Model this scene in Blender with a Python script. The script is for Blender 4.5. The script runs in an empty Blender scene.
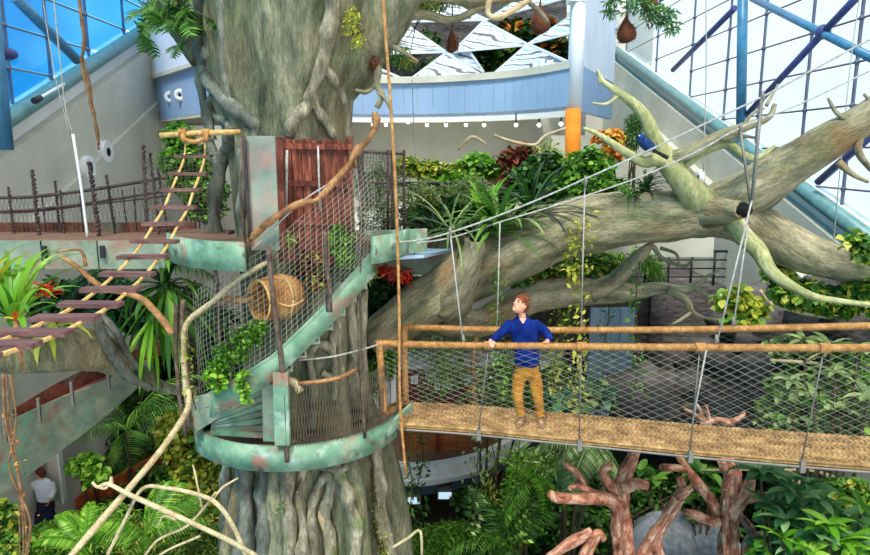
import bpy, bmesh, math, random
import numpy as np
from mathutils import Vector, Matrix, Quaternion, noise as mn

random.seed(7)
RS = np.random.RandomState(11)
S = bpy.context.scene
COL = S.collection
PI = math.pi

# ------------------------------------------------------------------ camera, world, light, exposure
CAMZ = 8.65
FPX = 683.0
PITCH = math.radians(10.5)
cam_d = bpy.data.cameras.new('camera'); cam = bpy.data.objects.new('camera', cam_d); COL.objects.link(cam)
cam_d.sensor_width = 36.0; cam_d.lens = FPX / 870.0 * 36.0; cam_d.clip_end = 300
cam.location = (0, 0, CAMZ); cam.rotation_euler = (PI / 2 - PITCH, 0, 0)
S.camera = cam
S.view_settings.view_transform = 'Standard'; S.view_settings.look = 'None'
S.view_settings.gamma = 1.0; S.view_settings.use_curve_mapping = False
S.view_settings.exposure = 0.55

def lin(c):
    return tuple(((v / 255.0) / 12.92 if v <= 10 else ((v / 255.0 + 0.055) / 1.055) ** 2.4) for v in c[:3]) + (1.0,)

w = bpy.data.worlds.new('sky'); S.world = w; w.use_nodes = True
nt = w.node_tree; nt.nodes.clear(); N = nt.nodes.new; L = nt.links.new
tc = N('ShaderNodeTexCoord')
sep = N('ShaderNodeSeparateXYZ'); L(tc.outputs['Generated'], sep.inputs[0])
cn = N('ShaderNodeTexNoise'); cn.inputs['Scale'].default_value = 4.5; cn.inputs['Detail'].default_value = 6
L(tc.outputs['Generated'], cn.inputs['Vector'])
m1 = N('ShaderNodeMath'); m1.operation = 'MULTIPLY_ADD'; L(sep.outputs['X'], m1.inputs[0]); m1.inputs[1].default_value = 1.25; m1.inputs[2].default_value = 0.27
m2 = N('ShaderNodeMath'); m2.operation = 'ADD'; L(m1.outputs[0], m2.inputs[0]); L(cn.outputs['Fac'], m2.inputs[1])
rp = N('ShaderNodeValToRGB'); L(m2.outputs[0], rp.inputs[0])
rp.color_ramp.elements[0].position = 0.18; rp.color_ramp.elements[0].color = (0.06, 0.42, 0.70, 1)
rp.color_ramp.elements[1].position = 0.56; rp.color_ramp.elements[1].color = (0.95, 0.97, 1.0, 1)
e = rp.color_ramp.elements.new(0.34); e.color = (0.30, 0.70, 0.88, 1)
bg = N('ShaderNodeBackground'); L(rp.outputs[0], bg.inputs[0]); bg.inputs[1].default_value = 1.05
wo = N('ShaderNodeOutputWorld'); L(bg.outputs[0], wo.inputs[0])

sd = bpy.data.lights.new('sun', 'SUN'); sun = bpy.data.objects.new('sun', sd); COL.objects.link(sun)
sd.energy = 2.9; sd.angle = math.radians(14); sd.color = (1.0, 0.95, 0.86)
sun.rotation_euler = Vector((0.24, 0.60, -0.95)).to_track_quat('-Z', 'Y').to_euler()

# ------------------------------------------------------------------ projection: a pixel of the photograph at a chosen depth
def ray(px, py):
    X = (px - 435.0) / FPX; Y = -(py - 277.5) / FPX
    return Vector((X, math.cos(PITCH) + Y * math.sin(PITCH), -math.sin(PITCH) + Y * math.cos(PITCH)))
def W(px, py, d):
    r = ray(px, py); return Vector((0, 0, CAMZ)) + r * (d / r.y)
def PZ(px, py, z):
    r = ray(px, py); return Vector((0, 0, CAMZ)) + r * ((z - CAMZ) / r.z)
def PX(px, py, x):
    r = ray(px, py); return Vector((0, 0, CAMZ)) + r * (x / r.x)

# ------------------------------------------------------------------ materials
MATS = {}
def new_mat(name):
    m = bpy.data.materials.new(name); m.use_nodes = True; m.node_tree.nodes.clear(); MATS[name] = m
    return m, m.node_tree.nodes.new, m.node_tree.links.new
def ramp(n, stops):
    cr = n.color_ramp
    while len(cr.elements) > 1: cr.elements.remove(cr.elements[-1])
    cr.elements[0].position = stops[0][0]; cr.elements[0].color = lin(stops[0][1])
    for p, c in stops[1:]:
        e = cr.elements.new(p); e.color = lin(c)
def surf(name, stops, scale=3.0, stretch=(1, 1, 1), rough=0.7, bump=0.3, bscale=None, coords='Object', spots=None, metal=0.0, detail=8, bdist=0.02, spec=0.3, distort=0.0):
    """noise-coloured surface; spots = (colour, scale, lo, hi): a second noise painted over as moss, rust or stain"""
    m, N, L = new_mat(name)
    out = N('ShaderNodeOutputMaterial'); p = N('ShaderNodeBsdfPrincipled'); L(p.outputs[0], out.inputs[0])
    p.inputs['Roughness'].default_value = rough; p.inputs['Metallic'].default_value = metal
    p.inputs['Specular IOR Level'].default_value = spec
    tc = N('ShaderNodeTexCoord'); mp = N('ShaderNodeMapping'); L(tc.outputs[coords], mp.inputs[0]); mp.inputs['Scale'].default_value = stretch
    n1 = N('ShaderNodeTexNoise'); n1.inputs['Scale'].default_value = scale; n1.inputs['Detail'].default_value = detail; n1.inputs['Distortion'].default_value = distort
    n1.inputs['Roughness'].default_value = 0.62
    L(mp.outputs[0], n1.inputs['Vector'])
    r = N('ShaderNodeValToRGB'); L(n1.outputs['Fac'], r.inputs[0]); ramp(r, stops)
    col = r.outputs[0]
    if spots:
        if not isinstance(spots, list): spots = [spots]
        for k, (c, sc, lo, hi) in enumerate(spots):
            n2 = N('ShaderNodeTexNoise'); n2.inputs['Scale'].default_value = sc; n2.inputs['Detail'].default_value = 6
            off = N('ShaderNodeVectorMath'); off.operation = 'ADD'; off.inputs[1].default_value = (3.7 * k + 5, 1.3 * k, 9.1)
            L(tc.outputs['Object'], off.inputs[0]); L(off.outputs[0], n2.inputs['Vector'])
            mr = N('ShaderNodeMapRange'); L(n2.outputs['Fac'], mr.inputs[0]); mr.inputs[1].default_value = lo; mr.inputs[2].default_value = hi
            mx = N('ShaderNodeMixRGB'); L(mr.outputs[0], mx.inputs[0]); L(col, mx.inputs[1]); mx.inputs[2].default_value = lin(c)
            col = mx.outputs[0]
    if bump > .28:
        n4 = N('ShaderNodeTexNoise'); n4.inputs['Scale'].default_value = (bscale or scale * 4) * 1.3; n4.inputs['Detail'].default_value = 10; n4.inputs['Roughness'].default_value = 0.75
        L(mp.outputs[0], n4.inputs['Vector']); m4 = N('ShaderNodeMapRange'); L(n4.outputs['Fac'], m4.inputs[0]); m4.inputs[1].default_value = .36; m4.inputs[2].default_value = .64; m4.inputs[3].default_value = .55; m4.inputs[4].default_value = 1.22
        mm = N('ShaderNodeVectorMath'); mm.operation = 'SCALE'; L(col, mm.inputs[0]); L(m4.outputs[0], mm.inputs['Scale']); col = mm.outputs[0]
    L(col, p.inputs['Base Color'])
    if bump:
        n3 = N('ShaderNodeTexNoise'); n3.inputs['Scale'].default_value = bscale or scale * 4; n3.inputs['Detail'].default_value = 8; n3.inputs['Roughness'].default_value = 0.65
        L(mp.outputs[0], n3.inputs['Vector'])
        b = N('ShaderNodeBump'); b.inputs['Strength'].default_value = bump; b.inputs['Distance'].default_value = bdist
        L(n3.outputs['Fac'], b.inputs['Height']); L(b.outputs[0], p.inputs['Normal'])
    return m
def plain(name, c, rough=0.6, metal=0.0, var=0.12, spec=0.3):
    a = tuple(max(0, v * (1 - var)) for v in c); b = tuple(min(255, v * (1 + var)) for v in c)
    return surf(name, [(0.3, a), (0.7, b)], scale=4, rough=rough, metal=metal, bump=0.08, spec=spec)
def leafmat(name, dark, mid, light, trans=0.35, rough=0.42):
    m, N, L = new_mat(name)
    out = N('ShaderNodeOutputMaterial'); p = N('ShaderNodeBsdfPrincipled')
    p.inputs['Roughness'].default_value = rough; p.inputs['Specular IOR Level'].default_value = 0.35
    g = N('ShaderNodeNewGeometry'); oi = N('ShaderNodeObjectInfo')
    ad = N('ShaderNodeMath'); ad.operation = 'ADD'; L(g.outputs['Random Per Island'], ad.inputs[0]); L(oi.outputs['Random'], ad.inputs[1])
    fr = N('ShaderNodeMath'); fr.operation = 'FRACT'; L(ad.outputs[0], fr.inputs[0])
    r = N('ShaderNodeValToRGB'); L(fr.outputs[0], r.inputs[0]); ramp(r, [(0.0, dark), (0.5, mid), (0.95, light)])
    L(r.outputs[0], p.inputs['Base Color'])
    t = N('ShaderNodeBsdfTranslucent'); L(r.outputs[0], t.inputs[0])
    mx = N('ShaderNodeMixShader'); mx.inputs[0].default_value = trans; L(p.outputs[0], mx.inputs[1]); L(t.outputs[0], mx.inputs[2]); L(mx.outputs[0], out.inputs[0])
    return m
def emis(name, c, s):
    m, N, L = new_mat(name); out = N('ShaderNodeOutputMaterial'); e = N('ShaderNodeEmission')
    e.inputs[0].default_value = lin(c); e.inputs[1].default_value = s; L(e.outputs[0], out.inputs[0]); return m
def glassmat(name, tint, gloss=0.08):
    m, N, L = new_mat(name); out = N('ShaderNodeOutputMaterial'); t = N('ShaderNodeBsdfTransparent'); t.inputs[0].default_value = lin(tint)
    g = N('ShaderNodeBsdfGlossy'); g.inputs['Roughness'].default_value = 0.05
    mx = N('ShaderNodeMixShader'); mx.inputs[0].default_value = gloss; L(t.outputs[0], mx.inputs[1]); L(g.outputs[0], mx.inputs[2]); L(mx.outputs[0], out.inputs[0]); return m

M = {}
M['trunk'] = surf('trunk_bark', [(0.3, (58, 64, 50)), (0.44, (104, 110, 86)), (0.56, (144, 144, 114)), (0.72, (182, 176, 146))], scale=2.6, stretch=(1.6, 1.6, 0.34), bump=0.9, bscale=15, bdist=0.07, spots=[((84, 98, 50), 0.9, 0.5, 0.8), ((134, 116, 84), 0.8, 0.52, 0.8)], rough=0.85, detail=14)
M['root'] = surf('root_bark', [(0.3, (84, 80, 62)), (0.48, (134, 130, 106)), (0.72, (196, 190, 164))], scale=5, stretch=(1.4, 1.4, 0.5), bump=0.6, bscale=16, bdist=0.03, rough=0.8)
M['root_moss'] = surf('mossy_root_bark', [(0.3, (84, 80, 62)), (0.48, (134, 130, 106)), (0.72, (196, 190, 164))], scale=5, stretch=(1.4, 1.4, 0.5), bump=0.6, bscale=16, bdist=0.03, rough=0.8, spots=((116, 136, 66), 1.6, .54, .66))
M['root_grey'] = surf('grey_root_bark', [(0.3, (62, 64, 56)), (0.52, (110, 114, 102)), (0.76, (164, 166, 148))], scale=4, stretch=(1, 1, 0.4), bump=0.6, bscale=18, bdist=0.03, rough=0.8)
M['limb'] = surf('limb_bark', [(0.3, (74, 76, 58)), (0.43, (122, 120, 94)), (0.55, (164, 156, 124)), (0.72, (204, 194, 162))], scale=3.2, stretch=(1.6, 0.4, 1), coords='UV', bump=0.85, bscale=16, bdist=0.05, spots=[((98, 112, 72), 1.0, 0.5, 0.78), ((154, 116, 74), 1.1, 0.54, 0.8)], rough=0.85, detail=14)
M['limb_green'] = surf('lichen_bark', [(0.25, (104, 110, 66)), (0.5, (166, 170, 116)), (0.78, (212, 208, 166))], scale=3, coords='UV', stretch=(1.5, .5, 1), bump=0.6, bscale=14, bdist=0.02, rough=0.8)
M['twig'] = surf('pale_twig', [(0.3, (160, 140, 100)), (0.6, (208, 192, 150)), (0.8, (232, 220, 184))], scale=6, bump=0.4, bscale=30, bdist=0.01)
M['twig_orange'] = surf('orange_branch', [(0.3, (96, 66, 38)), (0.5, (152, 110, 68)), (0.75, (204, 164, 114))], scale=5, bump=0.5, bscale=22, bdist=0.01)
M['darkstem'] = surf('dark_stem', [(0.3, (50, 40, 30)), (0.7, (96, 78, 58))], scale=6, bump=0.3)
M['redbark'] = surf('red_bark', [(0.34, (112, 60, 44)), (0.45, (172, 108, 82)), (0.55, (206, 152, 122)), (0.68, (236, 204, 176))], scale=5.5, coords='UV', stretch=(1.6, .8, 1), bump=0.9, bscale=14, bdist=0.04, rough=0.75)
M['copper'] = surf('green_painted_metal', [(0.3, (84, 122, 98)), (0.5, (112, 152, 124)), (0.7, (150, 178, 150))], scale=3.2, bump=0.15, spots=[((156, 116, 96), 2.6, 0.53, 0.68), ((176, 200, 184), 3.7, 0.56, 0.72), ((92, 84, 70), 5.5, 0.62, 0.72)], rough=0.55, metal=0.0)
M['copper_grey'] = surf('grey_green_painted_metal', [(0.3, (98, 116, 100)), (0.5, (130, 146, 126)), (0.7, (160, 166, 146))], scale=3, bump=0.15, spots=[((142, 100, 84), 1.8, 0.5, 0.68), ((110, 160, 134), 2.8, 0.58, 0.7)], rough=0.6)
M['rust_metal'] = surf('rusty_red_metal', [(0.3, (70, 36, 28)), (0.5, (112, 62, 48)), (0.7, (146, 92, 72))], scale=3.5, bump=0.3, spots=[((108, 116, 100), 2.2, 0.56, 0.7)], rough=0.7)
M['rust_panel'] = surf('stained_panel', [(0.3, (96, 118, 110)), (0.5, (132, 146, 132)), (0.7, (166, 160, 142))], scale=1.8, bump=0.2, spots=[((190, 112, 96), 1.3, 0.50, 0.74)], rough=0.6)
M['pipe'] = surf('rusty_pipe', [(0.3, (56, 46, 40)), (0.5, (96, 78, 66)), (0.7, (128, 116, 100))], scale=7, bump=0.4)
M['darkpost'] = surf('dark_wrapped_post', [(0.3, (40, 34, 36)), (0.6, (78, 62, 60)), (0.8, (110, 84, 72))], scale=9, bump=0.5)
M['door_wood'] = surf('red_brown_boards', [(0.3, (52, 22, 16)), (0.48, (104, 48, 34)), (0.7, (162, 94, 70))], scale=4.5, stretch=(4, 4, .6), bump=0.4, bscale=10, rough=0.6)
M['plank'] = surf('maroon_planks', [(0.3, (76, 50, 48)), (0.55, (114, 80, 76)), (0.8, (150, 114, 104))], scale=4, stretch=(.6, 6, 3), bump=0.4, bscale=12, rough=0.65)
M['rope'] = surf('straw_rope', [(0.3, (170, 132, 70)), (0.55, (218, 184, 116)), (0.8, (240, 216, 156))], scale=12, bump=0.5, bscale=50, bdist=.01)
M['rope_orange'] = surf('orange_coir_rope', [(0.3, (146, 98, 52)), (0.55, (192, 142, 84)), (0.8, (222, 184, 126))], scale=10, bump=0.5, bscale=50, bdist=.01)
M['rope_mat'] = surf('coir_matting', [(0.3, (112, 80, 46)), (0.5, (168, 130, 80)), (0.72, (212, 178, 122))], scale=5, bump=.5, bscale=60, bdist=.01)
M['root_brown'] = surf('brown_aerial_root', [(0.3, (88, 62, 38)), (0.55, (138, 102, 66)), (0.8, (180, 144, 102))], scale=8, bump=.4)
M['rope_grey'] = surf('grey_rope', [(0.3, (140, 138, 130)), (0.6, (190, 190, 182)), (0.8, (222, 222, 214))], scale=20, bump=0.3)
M['wire'] = plain('galvanised_wire', (164, 164, 148), rough=0.5, metal=0.2)
M['wire_dark'] = plain('dark_wire', (96, 88, 74), rough=0.6)
M['steel_dark'] = plain('dark_steel', (44, 44, 48), rough=0.5)
M['bracket'] = plain('grey_bracket', (120, 116, 108), rough=0.5, metal=0.4)
M['concrete'] = surf('smooth_concrete', [(0.3, (176, 176, 162)), (0.55, (196, 196, 182)), (0.8, (212, 210, 198))], scale=.6, bump=0.08, bscale=14, rough=0.85, spots=((168, 168, 154), 0.5, 0.5, 0.75))
M['concrete_lt'] = surf('light_concrete', [(0.3, (204, 206, 202)), (0.7, (228, 230, 226))], scale=.7, bump=0.06, rough=0.8)
M['white_wall'] = surf('white_plaster', [(0.3, (196, 208, 222)), (0.7, (220, 228, 236))], scale=.6, bump=0.03, rough=0.8)
M['blue_fascia'] = surf('pale_blue_cladding', [(0.3, (126, 156, 190)), (0.7, (146, 176, 208))], scale=.5, bump=0.02, rough=0.6)
M['beige'] = surf('beige_plaster', [(0.3, (184, 180, 168)), (0.7, (206, 202, 190))], scale=.8, bump=0.03, rough=0.85)
M['greywall'] = surf('grey_brown_rockwork', [(0.28, (56, 52, 54)), (0.5, (92, 88, 88)), (0.75, (132, 126, 120))], scale=.8, stretch=(1, 1, 2.2), bump=0.8, bscale=3, bdist=.12, rough=0.85)
M['tube_green'] = plain('grey_green_tube', (98, 140, 142), rough=0.35)
M['steel_blue'] = plain('blue_painted_steel', (66, 122, 156), rough=0.35)
M['steel_navy'] = plain('navy_painted_steel', (60, 70, 118), rough=0.4)
M['mullion'] = plain('grey_mullion', (92, 96, 116), rough=0.4)
M['glass'] = glassmat('clear_pane', (236, 246, 252))
M['glass_blue'] = glassmat('blue_tinted_pane', (172, 224, 250))
M['soil'] = surf('dark_soil', [(0.3, (30, 26, 18)), (0.5, (58, 50, 34)), (0.75, (84, 78, 48))], scale=1.2, bump=0.8, bscale=6, bdist=.1, spots=((46, 68, 28), .7, .5, .65), rough=.95)
M['terra'] = surf('terracotta_edging', [(0.3, (140, 60, 28)), (0.6, (188, 92, 48)), (0.8, (206, 122, 72))], scale=2, bump=.4)
M['boulder'] = surf('blue_grey_stone', [(0.3, (76, 84, 92)), (0.55, (112, 120, 126)), (0.78, (146, 150, 150))], scale=1.1, bump=.5, bscale=6, bdist=.06, rough=.8)
M['orange_lit_wood'] = surf('orange_lit_wood_panel', [(0.3, (120, 62, 30)), (0.55, (166, 96, 54)), (0.8, (198, 132, 84))], scale=2.6, stretch=(.6, 1, 5), bump=.2)  # brown wood with the orange light on it mixed into the colour
M['maroon'] = plain('maroon_panel', (112, 38, 34), rough=.5)
M['white_paint'] = plain('off_white_paint', (222, 226, 224), rough=.5, var=.05)
M['blue_panel'] = surf('pale_blue_board', [(0.3, (146, 178, 206)), (0.6, (176, 204, 226)), (0.8, (206, 224, 236))], scale=1.5, bump=.1, stretch=(3, 1, .4))
M['orange_paint'] = surf('orange_column_paint', [(0.3, (206, 112, 20)), (0.7, (230, 144, 40))], scale=3, bump=.05)
M['wicker'] = surf('straw_pot', [(0.3, (148, 98, 46)), (0.5, (190, 138, 76)), (0.72, (218, 172, 108))], scale=3, stretch=(1, 1, 1), bump=.6, bscale=26, bdist=.02, spots=((150, 84, 40), 3.0, .55, .7))
M['nest'] = surf('brown_fibre_nest', [(0.3, (70, 36, 20)), (0.6, (116, 64, 38)), (0.8, (150, 92, 58))], scale=14, stretch=(1, 1, 3), bump=.9, bscale=40, bdist=.02)
M['void'] = plain('black_shade_and_lens', (14, 13, 13), rough=.9)  # near-black painted as shade in hollows; plain colour on the lenses
M['grate'] = plain('brown_grating', (112, 84, 66), rough=.7)
M['lower_blue'] = plain('grey_blue_paint', (96, 122, 142))
M['bulb'] = emis('warm_bulb', (255, 244, 220), 6.0)
M['lamp_face'] = emis('lit_lamp_face', (176, 204, 220), .9)
# foliage
M['lf_dark'] = leafmat('leaf_dark', (14, 38, 16), (30, 66, 26), (56, 104, 40))
M['lf_mid'] = leafmat('leaf_mid', (34, 74, 24), (66, 120, 40), (118, 164, 66))
M['lf_bright'] = leafmat('leaf_bright', (66, 124, 30), (112, 176, 46), (170, 214, 80), trans=.4)
M['lf_yellow'] = leafmat('leaf_yellow_green', (120, 140, 36), (176, 184, 56), (218, 216, 100), trans=.4)
M['lf_blue'] = leafmat('leaf_blue_green', (24, 72, 52), (52, 112, 78), (104, 160, 116))
M['lf_grey'] = leafmat('leaf_grey_green', (70, 104, 60), (118, 146, 84), (176, 196, 132))
M['lf_soft'] = leafmat('leaf_soft_green', (54, 104, 60), (98, 152, 92), (160, 200, 140))
M['lf_red'] = leafmat('leaf_red', (150, 16, 10), (224, 40, 22), (244, 104, 60), trans=.3)
M['lf_orange'] = leafmat('leaf_orange', (196, 84, 20), (226, 130, 40), (238, 188, 80), trans=.3)
M['lf_maroon'] = leafmat('leaf_maroon', (66, 22, 26), (112, 40, 40), (150, 76, 56))
# people, bird
M['skin'] = plain('skin', (222, 160, 130), rough=.5, var=.04)
M['hair'] = surf('auburn_hair', [(0.3, (84, 42, 20)), (0.7, (140, 80, 44))], scale=30, bump=.6, bscale=80, bdist=.01)
M['sweater'] = surf('royal_blue_knit', [(0.3, (10, 28, 90)), (0.6, (18, 46, 124)), (0.8, (32, 66, 150))], scale=6, bump=.4, bscale=60, bdist=.008, rough=.9, spec=.1)
M['trousers'] = surf('mustard_cotton', [(0.3, (154, 100, 28)), (0.6, (196, 136, 48)), (0.8, (214, 160, 72))], scale=5, bump=.3, bscale=30, bdist=.01, rough=.85, spec=.1)
M['shoe'] = plain('tan_leather', (150, 112, 76), rough=.5)
M['sole'] = plain('pale_sole', (214, 200, 176), rough=.6)
M['eye'] = plain('dark_eye', (26, 20, 18), rough=.2)
M['lip'] = plain('lip', (186, 100, 88), rough=.5)
M['shirt_white'] = plain('white_shirt', (214, 222, 236), rough=.8, var=.04)
M['trousers_dark'] = plain('navy_trousers', (26, 30, 56), rough=.8)
M['hair_dark'] = plain('dark_red_hair', (84, 38, 34), rough=.7)
M['bird_blue'] = surf('blue_feathers', [(0.3, (8, 34, 76)), (0.7, (20, 70, 128))], scale=20, bump=.3)
M['bird_dark'] = plain('black_feathers', (22, 22, 34), rough=.6)

# ------------------------------------------------------------------ mesh builders
class MB:
    def __init__(s): s.v = []; s.f = []; s.uv = {}; s.sm = []
    def add(s, vs, fs, smooth=False):
        b = len(s.v); s.v.extend([tuple(p) for p in vs])
        for f in fs: s.f.append(tuple(i + b for i in f)); s.sm.append(smooth)
    def box(s, lo, hi, mtx=None):
        lo, hi = Vector(lo), Vector(hi)
        vs = [Vector((x, y, z)) for x in (lo.x, hi.x) for y in (lo.y, hi.y) for z in (lo.z, hi.z)]
        if mtx is not None: vs = [mtx @ p for p in vs]
        s.add(vs, [(0, 1, 3, 2), (4, 6, 7, 5), (0, 4, 5, 1), (2, 3, 7, 6), (0, 2, 6, 4), (1, 5, 7, 3)]); return s
    def prism(s, base, off):
        """base polygon (list of points) swept along off"""
        off = Vector(off); n = len(base); b = [Vector(p) for p in base]
        fs = [tuple(range(n))[::-1], tuple(range(n, 2 * n))] + [(i, (i + 1) % n, n + (i + 1) % n, n + i) for i in range(n)]
        s.add(b + [p + off for p in b], fs); return s
    def bar(s, a, b, w, h, up=(0, 0, 1)):
        a, b = Vector(a), Vector(b); d = (b - a)
        if d.length < 1e-6: return s
        d.normalize(); sd = d.cross(Vector(up))
        if sd.length < 1e-4: sd = d.cross(Vector((1, 0, 0)))
        sd.normalize(); u = sd.cross(d)
        vs = []
        for p in (a, b):
            for i, j in ((-1, -1), (1, -1), (1, 1), (-1, 1)): vs.append(p + sd * (i * w / 2) + u * (j * h / 2))
        s.add(vs, [(3, 2, 1, 0), (4, 5, 6, 7), (0, 1, 5, 4), (1, 2, 6, 5), (2, 3, 7, 6), (3, 0, 4, 7)]); return s
    def tube(s, pts, rad, sides=8, smooth=True, caps=True, bump=0.0, seed=0, flute=0, bfreq=2.0, squash=None):
        pts = [Vector(p) for p in pts]; n = len(pts)
        if not hasattr(rad, '__len__'): rad = [rad] * n
        T = [(pts[min(i + 1, n - 1)] - pts[max(i - 1, 0)]).normalized() for i in range(n)]
        ref = Vector((0, 0, 1)) if abs(T[0].z) < .9 else Vector((0, -1, 0))
        nr = (ref - T[0] * ref.dot(T[0])).normalized()
        base = len(s.v); Lc = 0.0
        for i in range(n):
            if i:
                Lc += (pts[i] - pts[i - 1]).length
                nr = nr - T[i] * nr.dot(T[i])
                nr = nr.normalized() if nr.length > 1e-6 else T[i].orthogonal().normalized()
            bi = T[i].cross(nr)
            for k in range(sides):
                a = 2 * PI * k / sides
                r = rad[i]
                o = nr * math.cos(a) + bi * math.sin(a)
                if bump:
                    q = (pts[i] + o * r) * bfreq + Vector((seed * 3.1, seed, 0))
                    r *= 1 + bump * mn.noise(q) + bump * .4 * mn.noise(q * 3)
                if flute: r *= 1 + flute * math.sin(a * 3 + Lc * 1.3 + seed) * .6 + flute * math.sin(a * 5 - Lc * 2 + seed) * .4
                s.v.append(tuple(pts[i] + o * r))
                s.uv[len(s.v) - 1] = (k / sides * 2 * PI * rad[i] + seed, Lc)
        for i in range(n - 1):
            for k in range(sides):
                k2 = (k + 1) % sides
                s.f.append((base + i * sides + k, base + i * sides + k2, base + (i + 1) * sides + k2, base + (i + 1) * sides + k)); s.sm.append(smooth)
        if caps:
            s.f.append(tuple(base + k for k in range(sides))[::-1]); s.sm.append(False)
            s.f.append(tuple(base + (n - 1) * sides + k for k in range(sides))); s.sm.append(False)
        return s
    def lathe(s, prof, sides=16, mtx=None, smooth=True, jit=0, caps=False):
        base = len(s.v); n = len(prof)
        for (r, z) in prof:
            for k in range(sides):
                a = 2 * PI * k / sides; p = Vector((r * math.cos(a), r * math.sin(a), z))
                if jit: p *= 1 + jit * mn.noise(p * 5)
                s.v.append(tuple(mtx @ p if mtx is not None else p))
        for i in range(n - 1):
            for k in range(sides):
                k2 = (k + 1) % sides
                s.f.append((base + i * sides + k, base + i * sides + k2, base + (i + 1) * sides + k2, base + (i + 1) * sides + k)); s.sm.append(smooth)
        if caps:
            s.f.append(tuple(base + k for k in range(sides))[::-1]); s.sm.append(False)
            s.f.append(tuple(base + (n - 1) * sides + k for k in range(sides))); s.sm.append(False)
        return s
    def ellipsoid(s, c, r, sides=12, rings=8, mtx=None, jit=0, seed=0, freq=1.5):
        c = Vector(c); base = len(s.v)
        for i in range(rings + 1):
            t = PI * i / rings
            for k in range(sides):
                a = 2 * PI * k / sides
                u = Vector((math.sin(t) * math.cos(a), math.sin(t) * math.sin(a), math.cos(t)))
                m = 1 + (jit * mn.noise(u * freq + Vector((seed, seed * 2, 0))) if jit else 0)
                p = Vector((u.x * r[0], u.y * r[1], u.z * r[2])) * m
                if mtx is not None: p = mtx @ p
                s.v.append(tuple(c + p))
        for i in range(rings):
            for k in range(sides):
                k2 = (k + 1) % sides
                s.f.append((base + i * sides + k, base + (i + 1) * sides + k, base + (i + 1) * sides + k2, base + i * sides + k2)); s.sm.append(True)
        return s
    def sheet(s, fn, nu, nv, smooth=True, thick=None):
        base = len(s.v)
        for i in range(nu + 1):
            for j in range(nv + 1): s.v.append(tuple(fn(i / nu, j / nv)))
        for i in range(nu):
            for j in range(nv):
                a = base + i * (nv + 1) + j
                s.f.append((a, a + nv + 1, a + nv + 2, a + 1)); s.sm.append(smooth)
        return s
    def build(s, name, mat, parent=None, loc=None, label=None, stuff=False):
        me = bpy.data.meshes.new(name)
        vs = s.v
        if loc is not None: l = Vector(loc); vs = [tuple(Vector(p) - l) for p in vs]
        me.from_pydata(vs, [], s.f)
        me.polygons.foreach_set('use_smooth', s.sm)
        if s.uv:
            ul = me.uv_layers.new(name='uv'); li = np.empty(len(me.loops), dtype=np.int32); me.loops.foreach_get('vertex_index', li)
            arr = np.zeros((len(me.vertices), 2), dtype=np.float32)
            for k, t in s.uv.items(): arr[k] = t
            ul.data.foreach_set('uv', arr[li].ravel())
        me.materials.append(MATS[mat.name] if not isinstance(mat, str) else M[mat])
        me.update()
        return link(name, me, parent, loc, label, stuff)

def link(name, me, parent=None, loc=None, label=None, stuff=False):
    o = bpy.data.objects.new(name, me); COL.objects.link(o)
    if loc is not None: o.location = loc
    if parent is not None:
        o.parent = parent
        pl = world_loc(parent)
        o.location = Vector(o.location) - pl
    if label: o['label'] = label
    if stuff: o['kind'] = 'stuff'
    return o
def world_loc(o):
    v = Vector(o.location)
    while o.parent: o = o.parent; v += Vector(o.location)
    return v
def thing(name, label, cat, loc, group=None):
    o = bpy.data.objects.new(name, None); COL.objects.link(o); o.location = loc; o.empty_display_size = .1
    o['label'] = label; o['category'] = cat
    if group: o['group'] = group
    return o
def tag(o, label, cat, group=None, kind=None):
    o['label'] = label; o['category'] = cat
    if group: o['group'] = group
    if kind: o['kind'] = kind
    return o
def struct(o, label=None, cat=None):
    o['kind'] = 'structure'
    if label: o['label'] = label
    if cat: o['category'] = cat
    return o
def smooth_path(pts, sub=6):
    """Catmull-Rom through the points"""
    P = [Vector(p) for p in pts]
    if len(P) < 3: return [P[0].lerp(P[-1], i / sub) for i in range(sub + 1)]
    out = []
    for i in range(len(P) - 1):
        p0 = P[i - 1] if i else P[0] * 2 - P[1]; p1, p2 = P[i], P[i + 1]; p3 = P[i + 2] if i + 2 < len(P) else P[-1] * 2 - P[-2]
        for k in range(sub):
            t = k / sub
            out.append(.5 * ((2 * p1) + (p2 - p0) * t + (2 * p0 - 5 * p1 + 4 * p2 - p3) * t * t + (3 * p1 - p0 - 3 * p2 + p3) * t ** 3))
    out.append(P[-1]); return out
def smooth_vals(v, sub=6):
    out = []
    for i in range(len(v) - 1):
        for k in range(sub): t = k / sub; out.append(v[i] * (1 - t) + v[i + 1] * t)
    return out + [v[-1]]
def branch(mb, pxs, sub=5, sides=8, bump=.12, seed=0, flute=0, bfreq=2.0):
    """pxs: (px, py, depth, radius in pixels)"""
    P = smooth_path([W(a, b, d) for a, b, d, r in pxs], sub); R = smooth_vals([r * d / FPX for a, b, d, r in pxs], sub)
    mb.tube(P, R, sides, bump=bump, seed=seed, flute=flute, bfreq=bfreq); return P

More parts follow.
